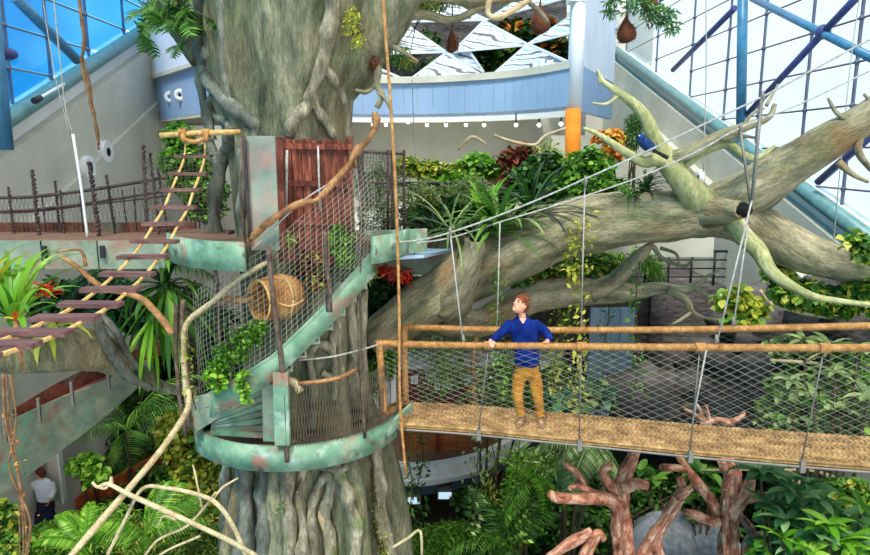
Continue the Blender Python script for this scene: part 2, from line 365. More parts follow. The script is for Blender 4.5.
# ------------------------------------------------------------------ leaves
def leaf_shape(kind):
    """unit leaf along +Y, normal +Z: (verts, faces)"""
    if kind == 'small':
        v = [(0, 0, 0), (.26, .45, .07), (0, 1, -.08), (-.26, .45, .07), (0, .45, -.02)]
        f = [(0, 1, 4), (1, 2, 4), (4, 2, 3), (0, 4, 3)]
    elif kind == 'wide':
        v = [(0, 0, 0), (.36, .25, .06), (.38, .6, .03), (0, 1, -.16), (-.38, .6, .03), (-.36, .25, .06), (0, .25, -.02), (0, .6, -.02)]
        f = [(0, 1, 6), (6, 1, 2, 7), (7, 2, 3), (0, 6, 5), (6, 7, 4, 5), (7, 3, 4)]
    elif kind == 'narrow':
        v = [(0, 0, 0), (.1, .3, .05), (.08, .7, -.02), (0, 1, -.22), (-.08, .7, -.02), (-.1, .3, .05)]
        f = [(0, 1, 5), (1, 2, 4, 5), (2, 3, 4)]
    return np.array(v, dtype=np.float32), f
def scatter(name, kind, pos, nrm_up, size, mat, parent, seed=0, droop=.3, loc=None, stuff=True, label=None):
    """leaves at pos (n,3) with random heading, joined into one object"""
    rs = np.random.RandomState(seed); v, f = leaf_shape(kind); n = len(pos)
    az = rs.uniform(0, 2 * PI, n); el = rs.normal(-droop, .45, n); roll = rs.normal(0, .6, n)
    Y = np.stack([np.cos(el) * np.cos(az), np.cos(el) * np.sin(az), np.sin(el)], 1)
    Z = np.stack([-np.sin(el) * np.cos(az), -np.sin(el) * np.sin(az), np.cos(el)], 1)
    X = np.cross(Y, Z); Z2 = Z * np.cos(roll)[:, None] + X * np.sin(roll)[:, None]; X2 = np.cross(Y, Z2)
    sz = size * rs.uniform(.6, 1.3, n)
    V = (v[None, :, 0, None] * X2[:, None] + v[None, :, 1, None] * Y[:, None] + v[None, :, 2, None] * Z2[:, None]) * sz[:, None, None] + pos[:, None, :]
    if loc is not None: V = V - np.array(loc)[None, None]
    nv = len(v); V = V.reshape(-1, 3)
    me = bpy.data.meshes.new(name)
    lens = [len(q) for q in f]; flat = np.array([i for q in f for i in q], dtype=np.int32)
    loops = (flat[None] + (np.arange(n) * nv)[:, None]).ravel().astype(np.int32)
    tot = np.tile(np.array(lens, dtype=np.int32), n); st = np.concatenate([[0], np.cumsum(tot)[:-1]]).astype(np.int32)
    me.vertices.add(len(V)); me.vertices.foreach_set('co', V.astype(np.float32).ravel())
    me.loops.add(len(loops)); me.loops.foreach_set('vertex_index', loops)
    me.polygons.add(len(tot)); me.polygons.foreach_set('loop_start', st)
    try: me.polygons.foreach_set('loop_total', tot)
    except Exception: pass
    me.update(calc_edges=True); me.materials.append(M[mat])
    return link(name, me, parent, loc, label, stuff)
def cloud(ells, n, seed):
    """points in ellipsoid shells: ells = [(centre, (rx,ry,rz))], lumpy"""
    rs = np.random.RandomState(seed); vol = np.array([r[0] * r[1] * r[2] for c, r in ells]) ** .7; vol /= vol.sum()
    out = []
    for (c, r), p in zip(ells, vol):
        k = max(4, int(n * p)); u = rs.normal(size=(k, 3)); u /= np.linalg.norm(u, axis=1)[:, None]
        rad = rs.uniform(.35, 1, k) ** .5
        lump = 1 + .25 * np.sin(u[:, 0] * 5 + seed) * np.cos(u[:, 1] * 4 + seed) + .15 * np.sin(u[:, 2] * 7)
        out.append(np.array(c)[None] + u * (rad * lump)[:, None] * np.array(r)[None])
    return np.concatenate(out)
BN = [0]
def bush(label, cat, name, ells, n, size, mat, kind='small', ground=0.0, stems=5, droop=.3, stem_mat='darkstem', group=None, mat2=None):
    """ells: list of (px, py, depth, rx_px, rz_px)"""
    BN[0] += 1; seed = BN[0] * 13
    E = []
    for (px, py, d, rx, rz) in ells:
        k = d / FPX; E.append((tuple(W(px, py, d)), (rx * k, (rx + rz) * .5 * k, rz * k)))
    c0 = Vector(E[0][0]); gz = ground if ground is not None else c0.z - E[0][1][2]
    t = thing(name, label, cat, (c0.x, c0.y, gz), group)
    mb = MB(); rr = random.Random(seed)
    for i in range(stems):
        c, r = E[i % len(E)]; c = Vector(c)
        tip = c + Vector((rr.uniform(-.7, .7) * r[0], rr.uniform(-.7, .7) * r[1], rr.uniform(0, .8) * r[2]))
        b = Vector((c0.x + rr.uniform(-.12, .12), c0.y + rr.uniform(-.12, .12), gz)); mid = b.lerp(tip, .5) + Vector((rr.uniform(-.1, .1), rr.uniform(-.1, .1), .1))
        th = max(.012, .012 * (tip - b).length)
        mb.tube(smooth_path([b, mid, tip], 4), [th * (1 - .7 * j / 8) for j in range(9)], 5)
    if stems: mb.build('stem', stem_mat, t)
    n = int(n * 1.7); size *= .82
    P = cloud(E, n, seed)
    if mat2:
        k = int(len(P) * .3); idx = np.random.RandomState(seed).permutation(len(P))
        scatter('leaves', kind, P[idx[k:]], 1, size, mat, t, seed, droop)
        scatter('leaves', kind, P[idx[:k]], 1, size, mat2, t, seed + 1, droop)
    else: scatter('leaves', kind, P, 1, size, mat, t, seed, droop)
    return t
def strap_leaf(mb, base, az, el, length, width, droop=1.2, seg=7, fold=.25):
    """arching V-sectioned strap leaf"""
    p = Vector(base); L = length / seg; pts = []
    e = el
    for i in range(seg + 1):
        pts.append((p.copy(), e)); p = p + Vector((math.cos(e) * math.cos(az), math.cos(e) * math.sin(az), math.sin(e))) * L
        e -= droop / seg * (.5 + i / seg)
    sd = Vector((-math.sin(az), math.cos(az), 0)); vs = []; 
    for i, (q, e) in enumerate(pts):
        t = i / seg; wd = width * (.55 + .9 * t if t < .4 else .91 * (1 - ((t - .4) / .6) ** 2.2)) * .5 + .001
        up = Vector((-math.sin(e) * math.cos(az), -math.sin(e) * math.sin(az), math.cos(e)))
        vs += [q - sd * wd + up * wd * fold, q - up * .004, q + sd * wd + up * wd * fold]
    fs = []
    for i in range(seg):
        a = i * 3; fs += [(a, a + 1, a + 4, a + 3), (a + 1, a + 2, a + 5, a + 4)]
    mb.add(vs, fs, True)
def strap_plant(label, cat, name, base, n, length, width, mat, seed, el=(.4, 1.3), droop=1.4, az=(0, 2 * PI), core=True, group=None, per_leaf=True):
    t = thing(name, label, cat, base, group); rr = random.Random(seed); base = Vector(base)
    if core: MB().ellipsoid(base, (.06, .06, .08), 8, 6).build('crown', mat, t)
    for i in range(n):
        mb = MB(); strap_leaf(mb, base + Vector((rr.uniform(-.04, .04), rr.uniform(-.04, .04), 0)), rr.uniform(*az), rr.uniform(*el), length * rr.uniform(.65, 1.15), width * rr.uniform(.8, 1.2), droop * rr.uniform(.7, 1.2))
        mb.build('leaf', mat, t)
    return t
def frond_mesh(length, spread, nleaf, droop=1.0, lw=.035):
    """palm frond along +Y at the origin"""
    mb = MB(); pts = []; p = Vector((0, 0, 0)); e = .5; seg = 10
    for i in range(seg + 1):
        pts.append(p.copy()); p = p + Vector((0, math.cos(e), math.sin(e))) * (length / seg); e -= droop * 2 / seg * (i / seg + .3)
    mb.tube(pts, [.012 * (1 - .8 * i / seg) + .002 for i in range(seg + 1)], 5)
    for i in range(nleaf):
        t = .15 + .85 * i / nleaf; k = t * seg; a = int(min(k, seg - 1)); q = pts[a].lerp(pts[a + 1], k - a)
        ll = spread * math.sin(PI * (.15 + .8 * t)) ** .7
        for s in (-1, 1):
            d = Vector((s * .85, .5, -.28)).normalized(); up = Vector((0, -.2, 1)); sd = d.cross(up).normalized()
            tip = q + d * ll; mid = q + d * ll * .45 + Vector((0, 0, .03 * ll))
            mb.add([q, mid + sd * lw * .5, tip + Vector((0, 0, -.2 * ll)), mid - sd * lw * .5], [(0, 1, 2, 3)], True)
    return mb
FRONDS = {}
def palm(label, name, base, n, length, spread, mat, seed, el=(0, .9), az=(0, 2 * PI), trunk=None, cat='palm', lw=.035, nl=18):
    base = Vector(base); t = thing(name, label, cat, base); rr = random.Random(seed)
    if trunk:
        MB().tube(smooth_path([base - Vector((0, 0, trunk)), base - Vector((.05, 0, trunk * .5)), base], 4), [.07, .065, .06, .06, .055, .055, .05, .05, .05], 8, bump=.1).build('trunk', 'darkstem', t)
    key = (length, spread, mat, lw)
    if key not in FRONDS:
        o = frond_mesh(length, spread, nl, 1.0, lw); FRONDS[key] = o
        me = bpy.data.meshes.new('frond'); me.from_pydata(o.v, [], o.f); me.materials.append(M[mat]); FRONDS[key] = me
    for i in range(n):
        f = bpy.data.objects.new('frond', FRONDS[key]); COL.objects.link(f); f.parent = t
        f.rotation_euler = (rr.uniform(*el), rr.uniform(-.3, .3), rr.uniform(*az)); s = rr.uniform(.75, 1.1); f.scale = (s, s, s)
    return t
def vine(label, name, pxs, mat, n, size, seed, kind='small', r=1.0, spread=.07, cat='vine', group=None, stem='darkstem'):
    """hanging or climbing stem with leaves along it; pxs: (px,py,d)"""
    P = smooth_path([W(*p) for p in pxs], 6); t = thing(name, label, cat, P[-1] if P[-1].z < P[0].z else P[0], group)
    MB().tube(P, r * pxs[0][2] / FPX * .6, 5).build('stem', stem, t)
    rs = np.random.RandomState(seed); arr = np.array([tuple(p) for p in P]); idx = rs.uniform(0, len(arr) - 1.001, n); i0 = idx.astype(int); fr = (idx - i0)[:, None]
    pos = arr[i0] * (1 - fr) + arr[i0 + 1] * fr + rs.normal(0, spread, (n, 3))
    scatter('leaves', kind, pos, 1, size, mat, t, seed, .5)
    return t

# ------------------------------------------------------------------ nets
def wire(mb, P, r):
    """thin three-sided wire along P"""
    n = len(P)
    if n < 2: return
    base = len(mb.v)
    for i in range(n):
        t = P[min(i + 1, n - 1)] - P[max(i - 1, 0)]
        a = t.cross(Vector((.3, .2, 1))) if abs(t.normalized().z) < .95 else t.cross(Vector((1, 0, 0)))
        a.normalize(); b = t.cross(a).normalized()
        for k in range(3):
            an = 2.094 * k; mb.v.append(tuple(P[i] + (a * math.cos(an) + b * math.sin(an)) * r))
    for i in range(n - 1):
        for k in range(3):
            k2 = (k + 1) % 3; mb.f.append((base + 3 * i + k, base + 3 * i + k2, base + 3 * i + 3 + k2, base + 3 * i + 3 + k)); mb.sm.append(True)
def net(fn, nu, slope, r, seg=6, name='netting', mat='wire', parent=None, both=True):
    """diagonal wires: u runs along, v up; slope = how much u a wire crosses from v=0 to 1"""
    mb = MB()
    for sg in ((1, -1) if both else (1,)):
        k = int(math.ceil(slope * nu)) + 1
        for i in range(-k, nu + k + 1):
            u0 = i / nu; pts = []
            for j in range(seg + 1):
                v = j / seg; u = u0 + sg * slope * v
                if -1e-6 <= u <= 1 + 1e-6: pts.append(fn(u, v))
                else:
                    pass
            if len(pts) > 1: wire(mb, pts, r)
    return mb.build(name, mat, parent, stuff=True)
def gridnet(fn, nu, nv, r, name='netting', mat='wire', parent=None, seg=24):
    mb = MB()
    for i in range(nu + 1): wire(mb, [fn(i / nu, j / 6) for j in range(7)], r)
    for j in range(nv + 1): wire(mb, [fn(i / seg, j / nv) for i in range(seg + 1)], r)
    return mb.build(name, mat, parent, stuff=True)

# ================================================================== THE SETTING
def setting():
    struct(MB().box((-16, 6, -.3), (16, 40, 0)).build('floor', 'soil'), 'dark planted soil floor of the rainforest hall', 'floor')
    # --- side walls below sloping parapets; inner face x = -8.6 / +8.4
    for side, sx in (('left', -1), ('right', 1)):
        if side == 'right':
            x = 8.5; a = PX(606, 42, x); b = PX(864, 233, x); i1, i2 = PX(610, 58, x - .25), PX(864, 256, x - .25)
            j1, j2 = PX(640, 118, x - .5), PX(864, 292, x - .5); ms = (13.0, 14.9, 16.8, 19.2, 21.5, 24.5, 28.4, 33.0); gname = 'glass'
        else:
            x = -8.6; b = PX(8, 118, x); a = PX(158, 20, x); i2, i1 = PX(25, 137, x + .25), PX(152, 48, x + .25)
            j2, j1 = PX(50, 190, x + .36), PX(158, 103, x + .36); ms = (12.0, 13.7, 14.9, 16.5, 18.4, 20.6, 23.5); gname = 'glass_blue'
        dy = (a - b) / (a.y - b.y)                       # slope line per metre of depth
        def at(p, y): return p + dy * (y - p.y)
        y0 = 8.0 if side == 'left' else 9.0; y1 = a.y
        t = bpy.data.objects.new('wall_' + side, None); COL.objects.link(t); struct(t, f'sloping grey concrete parapet wall on the {side} under the glass', 'wall')
        def slab(p, xin, thick, mat, name):
            A, B = at(p, y0), at(p, y1)
            MB().prism([(xin, y0, 0), (xin, y0, max(A.z, .5)), (xin, y1, B.z), (xin, y1, 0)], (thick, 0, 0)).build(name, mat, t)
        slab(a, a.x, sx * .5, 'concrete_lt', 'parapet_band')
        slab(i1, i1.x, sx * .3, 'concrete', 'wall_panel')
        slab(j1, j1.x, sx * .3, 'concrete', 'lower_wall_panel')
        A, B = at(a, y0), at(a, y1)
        MB().tube([A + Vector((-.12 * sx, 0, .05)), B + Vector((-.12 * sx, 0, .05))], .17, 12).build('rail_tube', 'tube_green', t)
        # curtain wall
        xw = x + sx * .35
        wt = bpy.data.objects.new('window_1' if side == 'left' else 'window_2', None); COL.objects.link(wt)
        struct(wt, f'tall {"blue" if side=="left" else "bright white"} glass curtain wall on the {side} with slim mullions', 'window')
        zt = 19.5; zs = [at(a, y0).z + .0]
        z = 5.2; rows = []
        while z < zt: rows.append(z); z += .88 if side == 'right' else .86
        sk = .0
        for i, y in enumerate(ms):
            MB().bar((xw, y, max(4, at(a, y).z)), (xw, y, zt), .055, .055, (0, 1, 0)).build('mullion', 'mullion', wt)
        for i in range(len(ms) - 1):
            for k in range(len(rows) - 1):
                if rows[k + 1] < at(a, ms[i]).z - .2 and rows[k + 1] < at(a, ms[i + 1]).z - .2: continue
                if rows[k] > 8.65 + ms[i + 1] * .30 + 1: continue
                if i == len(ms) - 2 and side == 'right' and rows[k] > 17: continue
                MB().box((xw + .02, ms[i] + .04, rows[k] + .03), (xw + .035, ms[i + 1] - .04, rows[k + 1] - .03)).build('pane', gname, wt)
        fit = MB()
        for y in ms:
            for z in rows:
                if z > at(a, y).z and z < 8.65 + y * .32: fit.ellipsoid((xw, y, z), (.07, .05, .07), 6, 4)
        fit.build('clamp_fittings', 'mullion', wt, stuff=True)
        for z in rows:
            lo = [y for y in ms if at(a, y).z < z + .3]
            if not lo: continue
            mn_, mx_ = (min(lo), max(lo)); MB().tube([(xw, mn_, z), (xw, mx_, z)], .024, 6).build('transom', 'mullion', wt)
    # --- steel frame in front of the glass
    def strut(pa, pb, x, r, mat, nm='brace', root=None): return MB().tube([PX(pa[0], pa[1], x), PX(pb[0], pb[1], x)], r, 10).build(nm, mat, root)
    fr = thing('steel_frame', 'blue tubular steel column and crossed braces before the right hand glass wall', 'steel frame', PX(741, 125, 8.3))
    MB().tube([PX(741, 128, 8.2), PX(743, -30, 7.9)], .13, 14).build('column', 'steel_blue', fr)
    strut((735, 8), (673, 70), 8.3, .085, 'steel_navy', root=fr); strut((752, -2), (880, 62), 8.3, .09, 'steel_blue', root=fr)
    strut((858, -4), (822, 34), 8.3, .08, 'steel_navy', root=fr); strut((822, 34), (744, 118), 8.3, .08, 'steel_navy', root=fr)
    strut((880, 128), (818, 182), 8.3, .08, 'steel_navy', root=fr)
    MB().ellipsoid(PX(823, 32, 8.3), (.16, .16, .16)).build('node', 'steel_navy', fr)
    fl = thing('steel_frame', 'pale blue steel column and diagonal tube at the far left glass', 'steel frame', PX(3, 140, -8.2))
    MB().tube([PX(5, 150, -8.0), PX(-4, 60, -8.0), PX(-14, -40, -8.0)], .15, 12).build('column', 'steel_blue', fl)
    MB().tube([PX(14, -4, -8.2), PX(77, 60, -8.2)], .11, 10).build('brace', 'steel_blue', fl)
    MB().ellipsoid(PX(5, 54, -8.0), (.22, .22, .12)).build('node', 'steel_navy', fl)
    # --- back wall and the upper masses
    struct(MB().box((-10.2, 33.4, 0), (10.2, 33.9, 15)).build('wall_back', 'beige'), 'far back wall of the hall', 'wall')
    bw = MB().box((-8.4, 26, 6.9), (5.6, 26.3, 10.2)).build('wall_upper_terrace', 'beige'); struct(bw, 'plain beige wall behind the planted terrace under the balcony', 'wall')
    struct(MB().box((-8.9, 21.2, 0), (-8.5, 33.5, 9.6)).build('wall_left_rear', 'beige'), 'shaded beige wall behind the left balcony end', 'wall')
    # left block and left fascia
    lb = thing('wall_left_block', 'white rectangular wall block above the left balcony end', 'wall', W(175, 60, 20.6)); lb['kind'] = 'structure'
    A, B = W(157, 80, 21.4), W(214, 80, 16.6)
    def wing(o, z0, z1, th, nm, mat): MB().prism([(A.x - .3, A.y - o, z0), (B.x, B.y - o, z0), (B.x, B.y - o, z1), (A.x - .3, A.y - o, z1)], (0, th, 0)).build(nm, mat, lb)
    wing(0, 10.82, 17, 1.5, 'block', 'white_wall'); wing(-.2, 9.56, 10.85, .3, 'blue_fascia', 'blue_fascia'); wing(.03, 10.74, 10.84, .5, 'soffit_edge', 'concrete')
    MB().prism([(A.x - .3, A.y + .2, 9.5), (B.x, B.y + .2, 9.5), (B.x, 24, 9.5), (A.x - .3, 24, 9.5)], (0, 0, .08)).build('soffit', 'concrete', lb)
    # balcony band: curved facets
    bc = thing('balcony', 'long curved pale blue balcony band across the back of the hall', 'balcony', (0, 24, 9.8)); bc['kind'] = 'structure'
    plan = smooth_path([(-6.2, 22.2, 0), (-3.0, 24, 0), (-.6, 24.25, 0), (1.9, 22.9, 0), (3.1, 21.4, 0), (3.9, 19.7, 0)], 5)
    zb, ztp = 9.78, 10.93
    for a, b in zip(plan[:-1], plan[1:]):
        d = (b - a).normalized(); g = d * .003
        MB().prism([(a.x + g.x, a.y + g.y, zb), (b.x - g.x, b.y - g.y, zb), (b.x - g.x, b.y - g.y, ztp), (a.x + g.x, a.y + g.y, ztp)], (0, .12, 0)).build('fascia_panel', 'blue_fascia', bc)
    def ledge(z0, z1, out, nm, mat):
        mb = MB()
        for a, b in zip(plan[:-1], plan[1:]): mb.prism([(a.x, a.y - out, z0), (b.x, b.y - out, z0), (b.x, b.y - out, z1), (a.x, a.y - out, z1)], (0, .5, 0))
        mb.build(nm, mat, bc)
    ledge(ztp, ztp + .22, .12, 'coping', 'concrete'); ledge(zb - .16, zb, .05, 'lower_edge', 'concrete_lt')
    mb = MB()
    for a, b in zip(plan[:-1], plan[1:]): mb.prism([(a.x, a.y, zb + .02), (b.x, b.y, zb + .02), (b.x, 26.2, zb + .02), (a.x, 26.2, zb + .02)], (0, 0, .1))
    mb.build('soffit', 'concrete', bc)
    for i, (px, py) in enumerate([(373, 125), (386, 125), (408, 122), (427, 125), (446, 125), (466, 125), (484, 125), (516, 125), (539, 125), (561, 124)]):
        g = thing('soffit_light', 'small round white bulb under the blue balcony, %s in its row' % ['leftmost', 'second from left', 'third from left', 'fourth from left', 'fifth from left', 'fifth from right', 'fourth from right', 'third from right', 'second from right', 'rightmost'][i], 'light', W(px, py, float(np.interp(px, [350, 400, 440, 480, 530, 575], [24.1, 24.2, 23.9, 23, 21.5, 19.8])) + .25), 'bulbs under the balcony')
        MB().ellipsoid(g.location, (.06, .06, .06), 10, 6).build('bulb', 'bulb', g)
        MB().tube([g.location + Vector((0, 0, .05)), Vector((g.location.x, g.location.y, 9.81))], .03, 8).build('socket', 'steel_dark', g)
    # right block: white wall with rounded column, orange lower column
    rb = thing('wall_right_block', 'white wall block with rounded edge above the right balcony end', 'wall', W(595, 40, 19.4)); rb['kind'] = 'structure'
    q0 = W(572, 70, 19.6); q1 = W(612, 70, 19.6)
    q2 = W(614, 80, 25.6); MB().prism([(q0.x + .1, 19.6, 11.06), (q2.x, 25.6, 11.06), (q2.x, 25.6, 18), (q0.x + .1, 19.6, 18)], (-.1, .6, 0)).build('block', 'white_wall', rb)
    MB().tube([W(575, 110, 19.5), Vector((W(575, 110, 19.5).x, 19.5, 13.0))], .19, 16).build('column', 'white_wall', rb)
    MB().box((W(568, 20, 19.5).x, 19.3, 12.6), (W(584, 20, 19.5).x, 19.9, 17)).build('column_head', 'concrete_lt', rb)
    MB().prism([(q0.x + .15, 19.7, 9.8), (q2.x, 25.7, 9.8), (q2.x, 25.7, 11.1), (q0.x + .15, 19.7, 11.1)], (-.1, .3, 0)).build('blue_return_wall', 'blue_fascia', rb)
    oc = MB().tube([W(573, 178, 19.45), W(573, 109, 19.45)], .215, 18).build('orange_column', 'orange_paint'); tag(oc, 'round orange painted column under the right end of the balcony', 'column'); oc['kind'] = 'structure'
    # folded triangular skylight above the balcony
    fs = thing('folded_skylight', 'white folded triangular panels with painted streaky reflections above the balcony', 'skylight', W(470, 60, 24.4))
    tris = [((350, 56, 24.5), (408, 81, 24.45), (350, 82, 24.4)), ((408, 81, 24.45), (446, 53, 25.1), (488, 79, 24.0)), ((488, 79, 23.6), (528, 44, 23.2), (577, 66, 20.3)), ((374, 40, 25.6), (398, 19, 26.4), (446, 52, 25.4)), ((374, 40, 25.6), (446, 52, 25.4), (383, 54, 25.0)),
            ((453, 52, 25.3), (484, 21, 26.2), (529, 45, 24.6)), ((400, 22, 26.8), (451, 3, 27.4), (488, 20, 26.4)), ((486, 20, 26.2), (530, -8, 26.8), (574, -4, 26)), ((528, 44, 24.0), (580, 10, 24.2), (580, 31, 23.4)), ((350, 12, 27), (400, -8, 27.4), (404, 20, 27)), ((446, 52, 25.6), (484, 72, 25), (470, 52, 25.2))]
    for a, b, c in tris:
        A, B, C = W(*a), W(*b), W(*c)
        MB().prism([A, B, C], (0, .06, .04)).build('panel', 'reflection_streak', fs)
        mb = MB()
        for u, v in ((A, B), (B, C), (C, A)): mb.bar(u, v, .07, .07)
        mb.build('panel_edge', 'white_wall', fs)
    struct(MB().box((-3.2, 28.4, 9.9), (5.2, 28.6, 14.6)).build('wall_upper_back', 'greywall'), 'dark wall behind the plants of the folded skylight', 'wall')
    # terraces
    t1 = MB().box((-2.3, 13.6, 6.55), (5.6, 26, 6.95)).build('terrace_upper', 'concrete'); struct(t1, 'planted upper terrace slab behind the tree', 'terrace')
    t2 = MB().box((3.4, 18.4, 0), (8.4, 25.9, 5.0)).build('wall_terrace', 'greywall'); struct(t2, 'dark grey rockwork retaining wall behind the netting', 'wall')
    t3 = MB().box((4.2, 25.2, 5.0), (8.4, 25.5, 9.2)).build('wall_beyond_terrace', 'concrete'); struct(t3, 'pale grey wall beyond the dark terrace railing', 'wall')
    def railing(label, a, b, zr, h, nposts, nrails, mat='steel_dark', r=.03, cat='railing', name='railing'):
        a, b = Vector(a), Vector(b); t = thing(name, label, cat, a)
        for k in range(nrails): MB().tube([a + Vector((0, 0, h * (k + 1) / nrails)), b + Vector((0, 0, h * (k + 1) / nrails))], r if k == nrails - 1 else r * .6, 6).build('rail', mat, t)
        for k in range(nposts + 1):
            p = a.lerp(b, k / nposts); MB().tube([p, p + Vector((0, 0, h))], r, 6).build('post', mat, t)
        return t
    railing('black multi-bar railing on the terrace behind the netting', (3.9, 18.5, 5.0), (8.3, 18.5, 5.0), 0, .95, 7, 4, r=.035)
    railing('dark flat railing of the upper planted terrace', (-.8, 13.7, 6.95), (1.35, 13.7, 6.95), 0, 1.05, 3, 2, r=.05)
    MB().box((-2.2, 13.5, 6.2), (1.4, 13.7, 7.0)).build('trim_1', 'copper_grey')
    bpy.data.objects['trim_1']['kind'] = 'structure'
    struct(MB().box((5.9, 18.2, 0), (6.3, 18.6, 5.4)).build('trim_2', 'greywall'), 'dark concrete pier in the terrace wall', 'pier')
    # low walls / shed boxes at centre
    bp = thing('blue_board_screen', 'tall pale blue board screen standing behind the rope rails', 'screen', W(612, 420, 17))
    for k in range(3):
        a, b = 591 + k * 15, 591 + k * 15 + 14.4; A, B = W(a, 308, 17), W(b, 308, 17)
        MB().box((A.x, 17, 1.2), (B.x, 17.1, A.z)).build('board', 'blue_panel', bp)
    dp = MB(); dp.box((4.9, 16.7, .3), (8.2, 18.3, 2.4)); o = dp.build('rock_ledge', 'greywall'); tag(o, 'low dark rock ledge behind the grey netting', 'rock')
    o['kind'] = 'structure'
    # round lights on the left
    for (px, py, x, lb_) in ((90, 168, -8.24, 'left round white ring light on the left concrete wall'), (108, 152, -8.24, 'right round white ring light on the left concrete wall')):
        c = PX(px, py, x); g = thing('round_light', lb_, 'light', c, 'ring lights on the left concrete wall')
        R = Matrix.Rotation(PI / 2, 4, 'Y'); T = Matrix.Translation(c) @ R
        MB().lathe([(.11, .02), (.27, .02), (.29, 0), (.29, -.3)], 24, T, smooth=False).build('ring', 'white_paint', g)
        MB().lathe([(.001, .02), (.115, .02)], 16, T, smooth=False).build('lens', 'void', g)
    for (px, py, lb_) in ((170, 97, 'left one of two white ring lights on the blue fascia'), (180, 95, 'right one of two white ring lights on the blue fascia')):
        c = W(px, py, 19.98 if px < 175 else 19.1); g = thing('round_light', lb_, 'light', c, 'ring lights on the blue fascia'); T = Matrix.Translation(c) @ Matrix.Rotation(PI / 2, 4, 'X')
        MB().lathe([(.05, 0), (.06, .04), (.15, .04), (.17, -.0), (.17, -.3)], 20, T).build('ring', 'white_paint', g)
    p = W(577, 90, 19); 
    c = PX(701, 178, 8.0); g = thing('round_light', 'single round white ring light on the right wall behind the branch', 'light', c); T = Matrix.Translation(c) @ Matrix.Rotation(-PI / 2, 4, 'Y')
    MB().lathe([(.1, .1), (.24, .1), (.27, .04), (.27, -.02), (.1, -.02)], 20, T).build('ring', 'white_paint', g); MB().lathe([(.001, .03), (.1, .03)], 16, T).build('lens', 'void', g)
    wc = thing('wall_camera', 'white tube shaped camera on a bracket on the left parapet', 'camera', PX(45, 97, -8.2))
    MB().tube([PX(38, 99, -8.1), PX(64, 84, -8.1)], .035, 8).build('housing', 'white_paint', wc); MB().tube([PX(34, 101, -8.1), PX(40, 98, -8.1)], .07, 8).build('lens', 'steel_dark', wc)

def reflection_streak_mat():
    m, N, L = new_mat('reflection_streak'); M['reflection_streak'] = m  # reflections of branches painted into the panel colour as dark wavy bands
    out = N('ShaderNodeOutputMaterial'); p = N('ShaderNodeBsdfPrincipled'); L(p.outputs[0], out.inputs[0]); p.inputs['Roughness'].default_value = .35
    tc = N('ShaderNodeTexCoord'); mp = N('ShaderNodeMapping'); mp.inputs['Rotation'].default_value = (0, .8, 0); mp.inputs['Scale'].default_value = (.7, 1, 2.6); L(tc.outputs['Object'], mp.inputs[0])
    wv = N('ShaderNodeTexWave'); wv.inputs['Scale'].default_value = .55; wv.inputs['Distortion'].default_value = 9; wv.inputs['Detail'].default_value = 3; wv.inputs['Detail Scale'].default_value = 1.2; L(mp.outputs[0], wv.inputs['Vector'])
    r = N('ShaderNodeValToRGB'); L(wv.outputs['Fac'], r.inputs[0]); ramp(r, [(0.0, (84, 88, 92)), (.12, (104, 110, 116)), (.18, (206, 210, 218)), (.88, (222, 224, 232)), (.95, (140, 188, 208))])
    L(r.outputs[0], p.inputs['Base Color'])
reflection_streak_mat()
setting()

# ================================================================== THE GREAT TREE
TC = (-2.0, 9.95)
TROWS = [(-160, 188, 430), (0, 203, 372), (60, 205, 360), (100, 210, 348), (135, 222, 347), (240, 236, 352), (330, 244, 358), (400, 246, 368), (480, 234, 386), (555, 228, 396), (760, 214, 414)]
TR = []
for y, l, r in TROWS:
    a, b = W(l, y, TC[1] - .25), W(r, y, TC[1] - .25); TR.append((a.z, (a.x + b.x) / 2, (b.x - a.x) / 2))
TR.sort()
def trunk_at(z):
    if z <= TR[0][0]: return TR[0][1], TR[0][2]
    for (z0, c0, r0), (z1, c1, r1) in zip(TR[:-1], TR[1:]):
        if z <= z1: t = (z - z0) / (z1 - z0); return c0 + (c1 - c0) * t, r0 + (r1 - r0) * t
    return TR[-1][1], TR[-1][2]
def trunk_r(z, a):
    c, r = trunk_at(z)
    low = max(0, min(1, (6.2 - z) / 2.2))
    fl = (.018 + .15 * low) * math.sin(a * 7 + z * .35) + (.02 + .05 * low) * math.sin(a * 12 - z * .5 + 1) + .02 * math.sin(a * 3 + 2)
    nz = mn.noise(Vector((math.cos(a) * 2, math.sin(a) * 2, z * .7))) * .05 + mn.noise(Vector((math.cos(a) * 6, math.sin(a) * 6, z * 1.2))) * (.02 + .03 * low)
    return c, r * (1 + fl + nz - .04 * low)
def on_trunk(px, py, lift=.03):
    """point on the near face of the trunk that the pixel sees"""
    d = TC[1] - 1.0
    for _ in range(6):
        p = W(px, py, d); c, r = trunk_at(p.z); dx = max(-.98, min(.98, (p.x - c) / r)); a = math.asin(dx)
        c, rr = trunk_r(p.z, a - PI / 2); d = TC[1] - rr * math.cos(a) - lift
    return W(px, py, d), d
tree = thing('giant_fig_tree', 'huge grey green strangler fig trunk wrapped in pale roots with the spiral stair around it', 'tree', (TC[0], TC[1], 0))
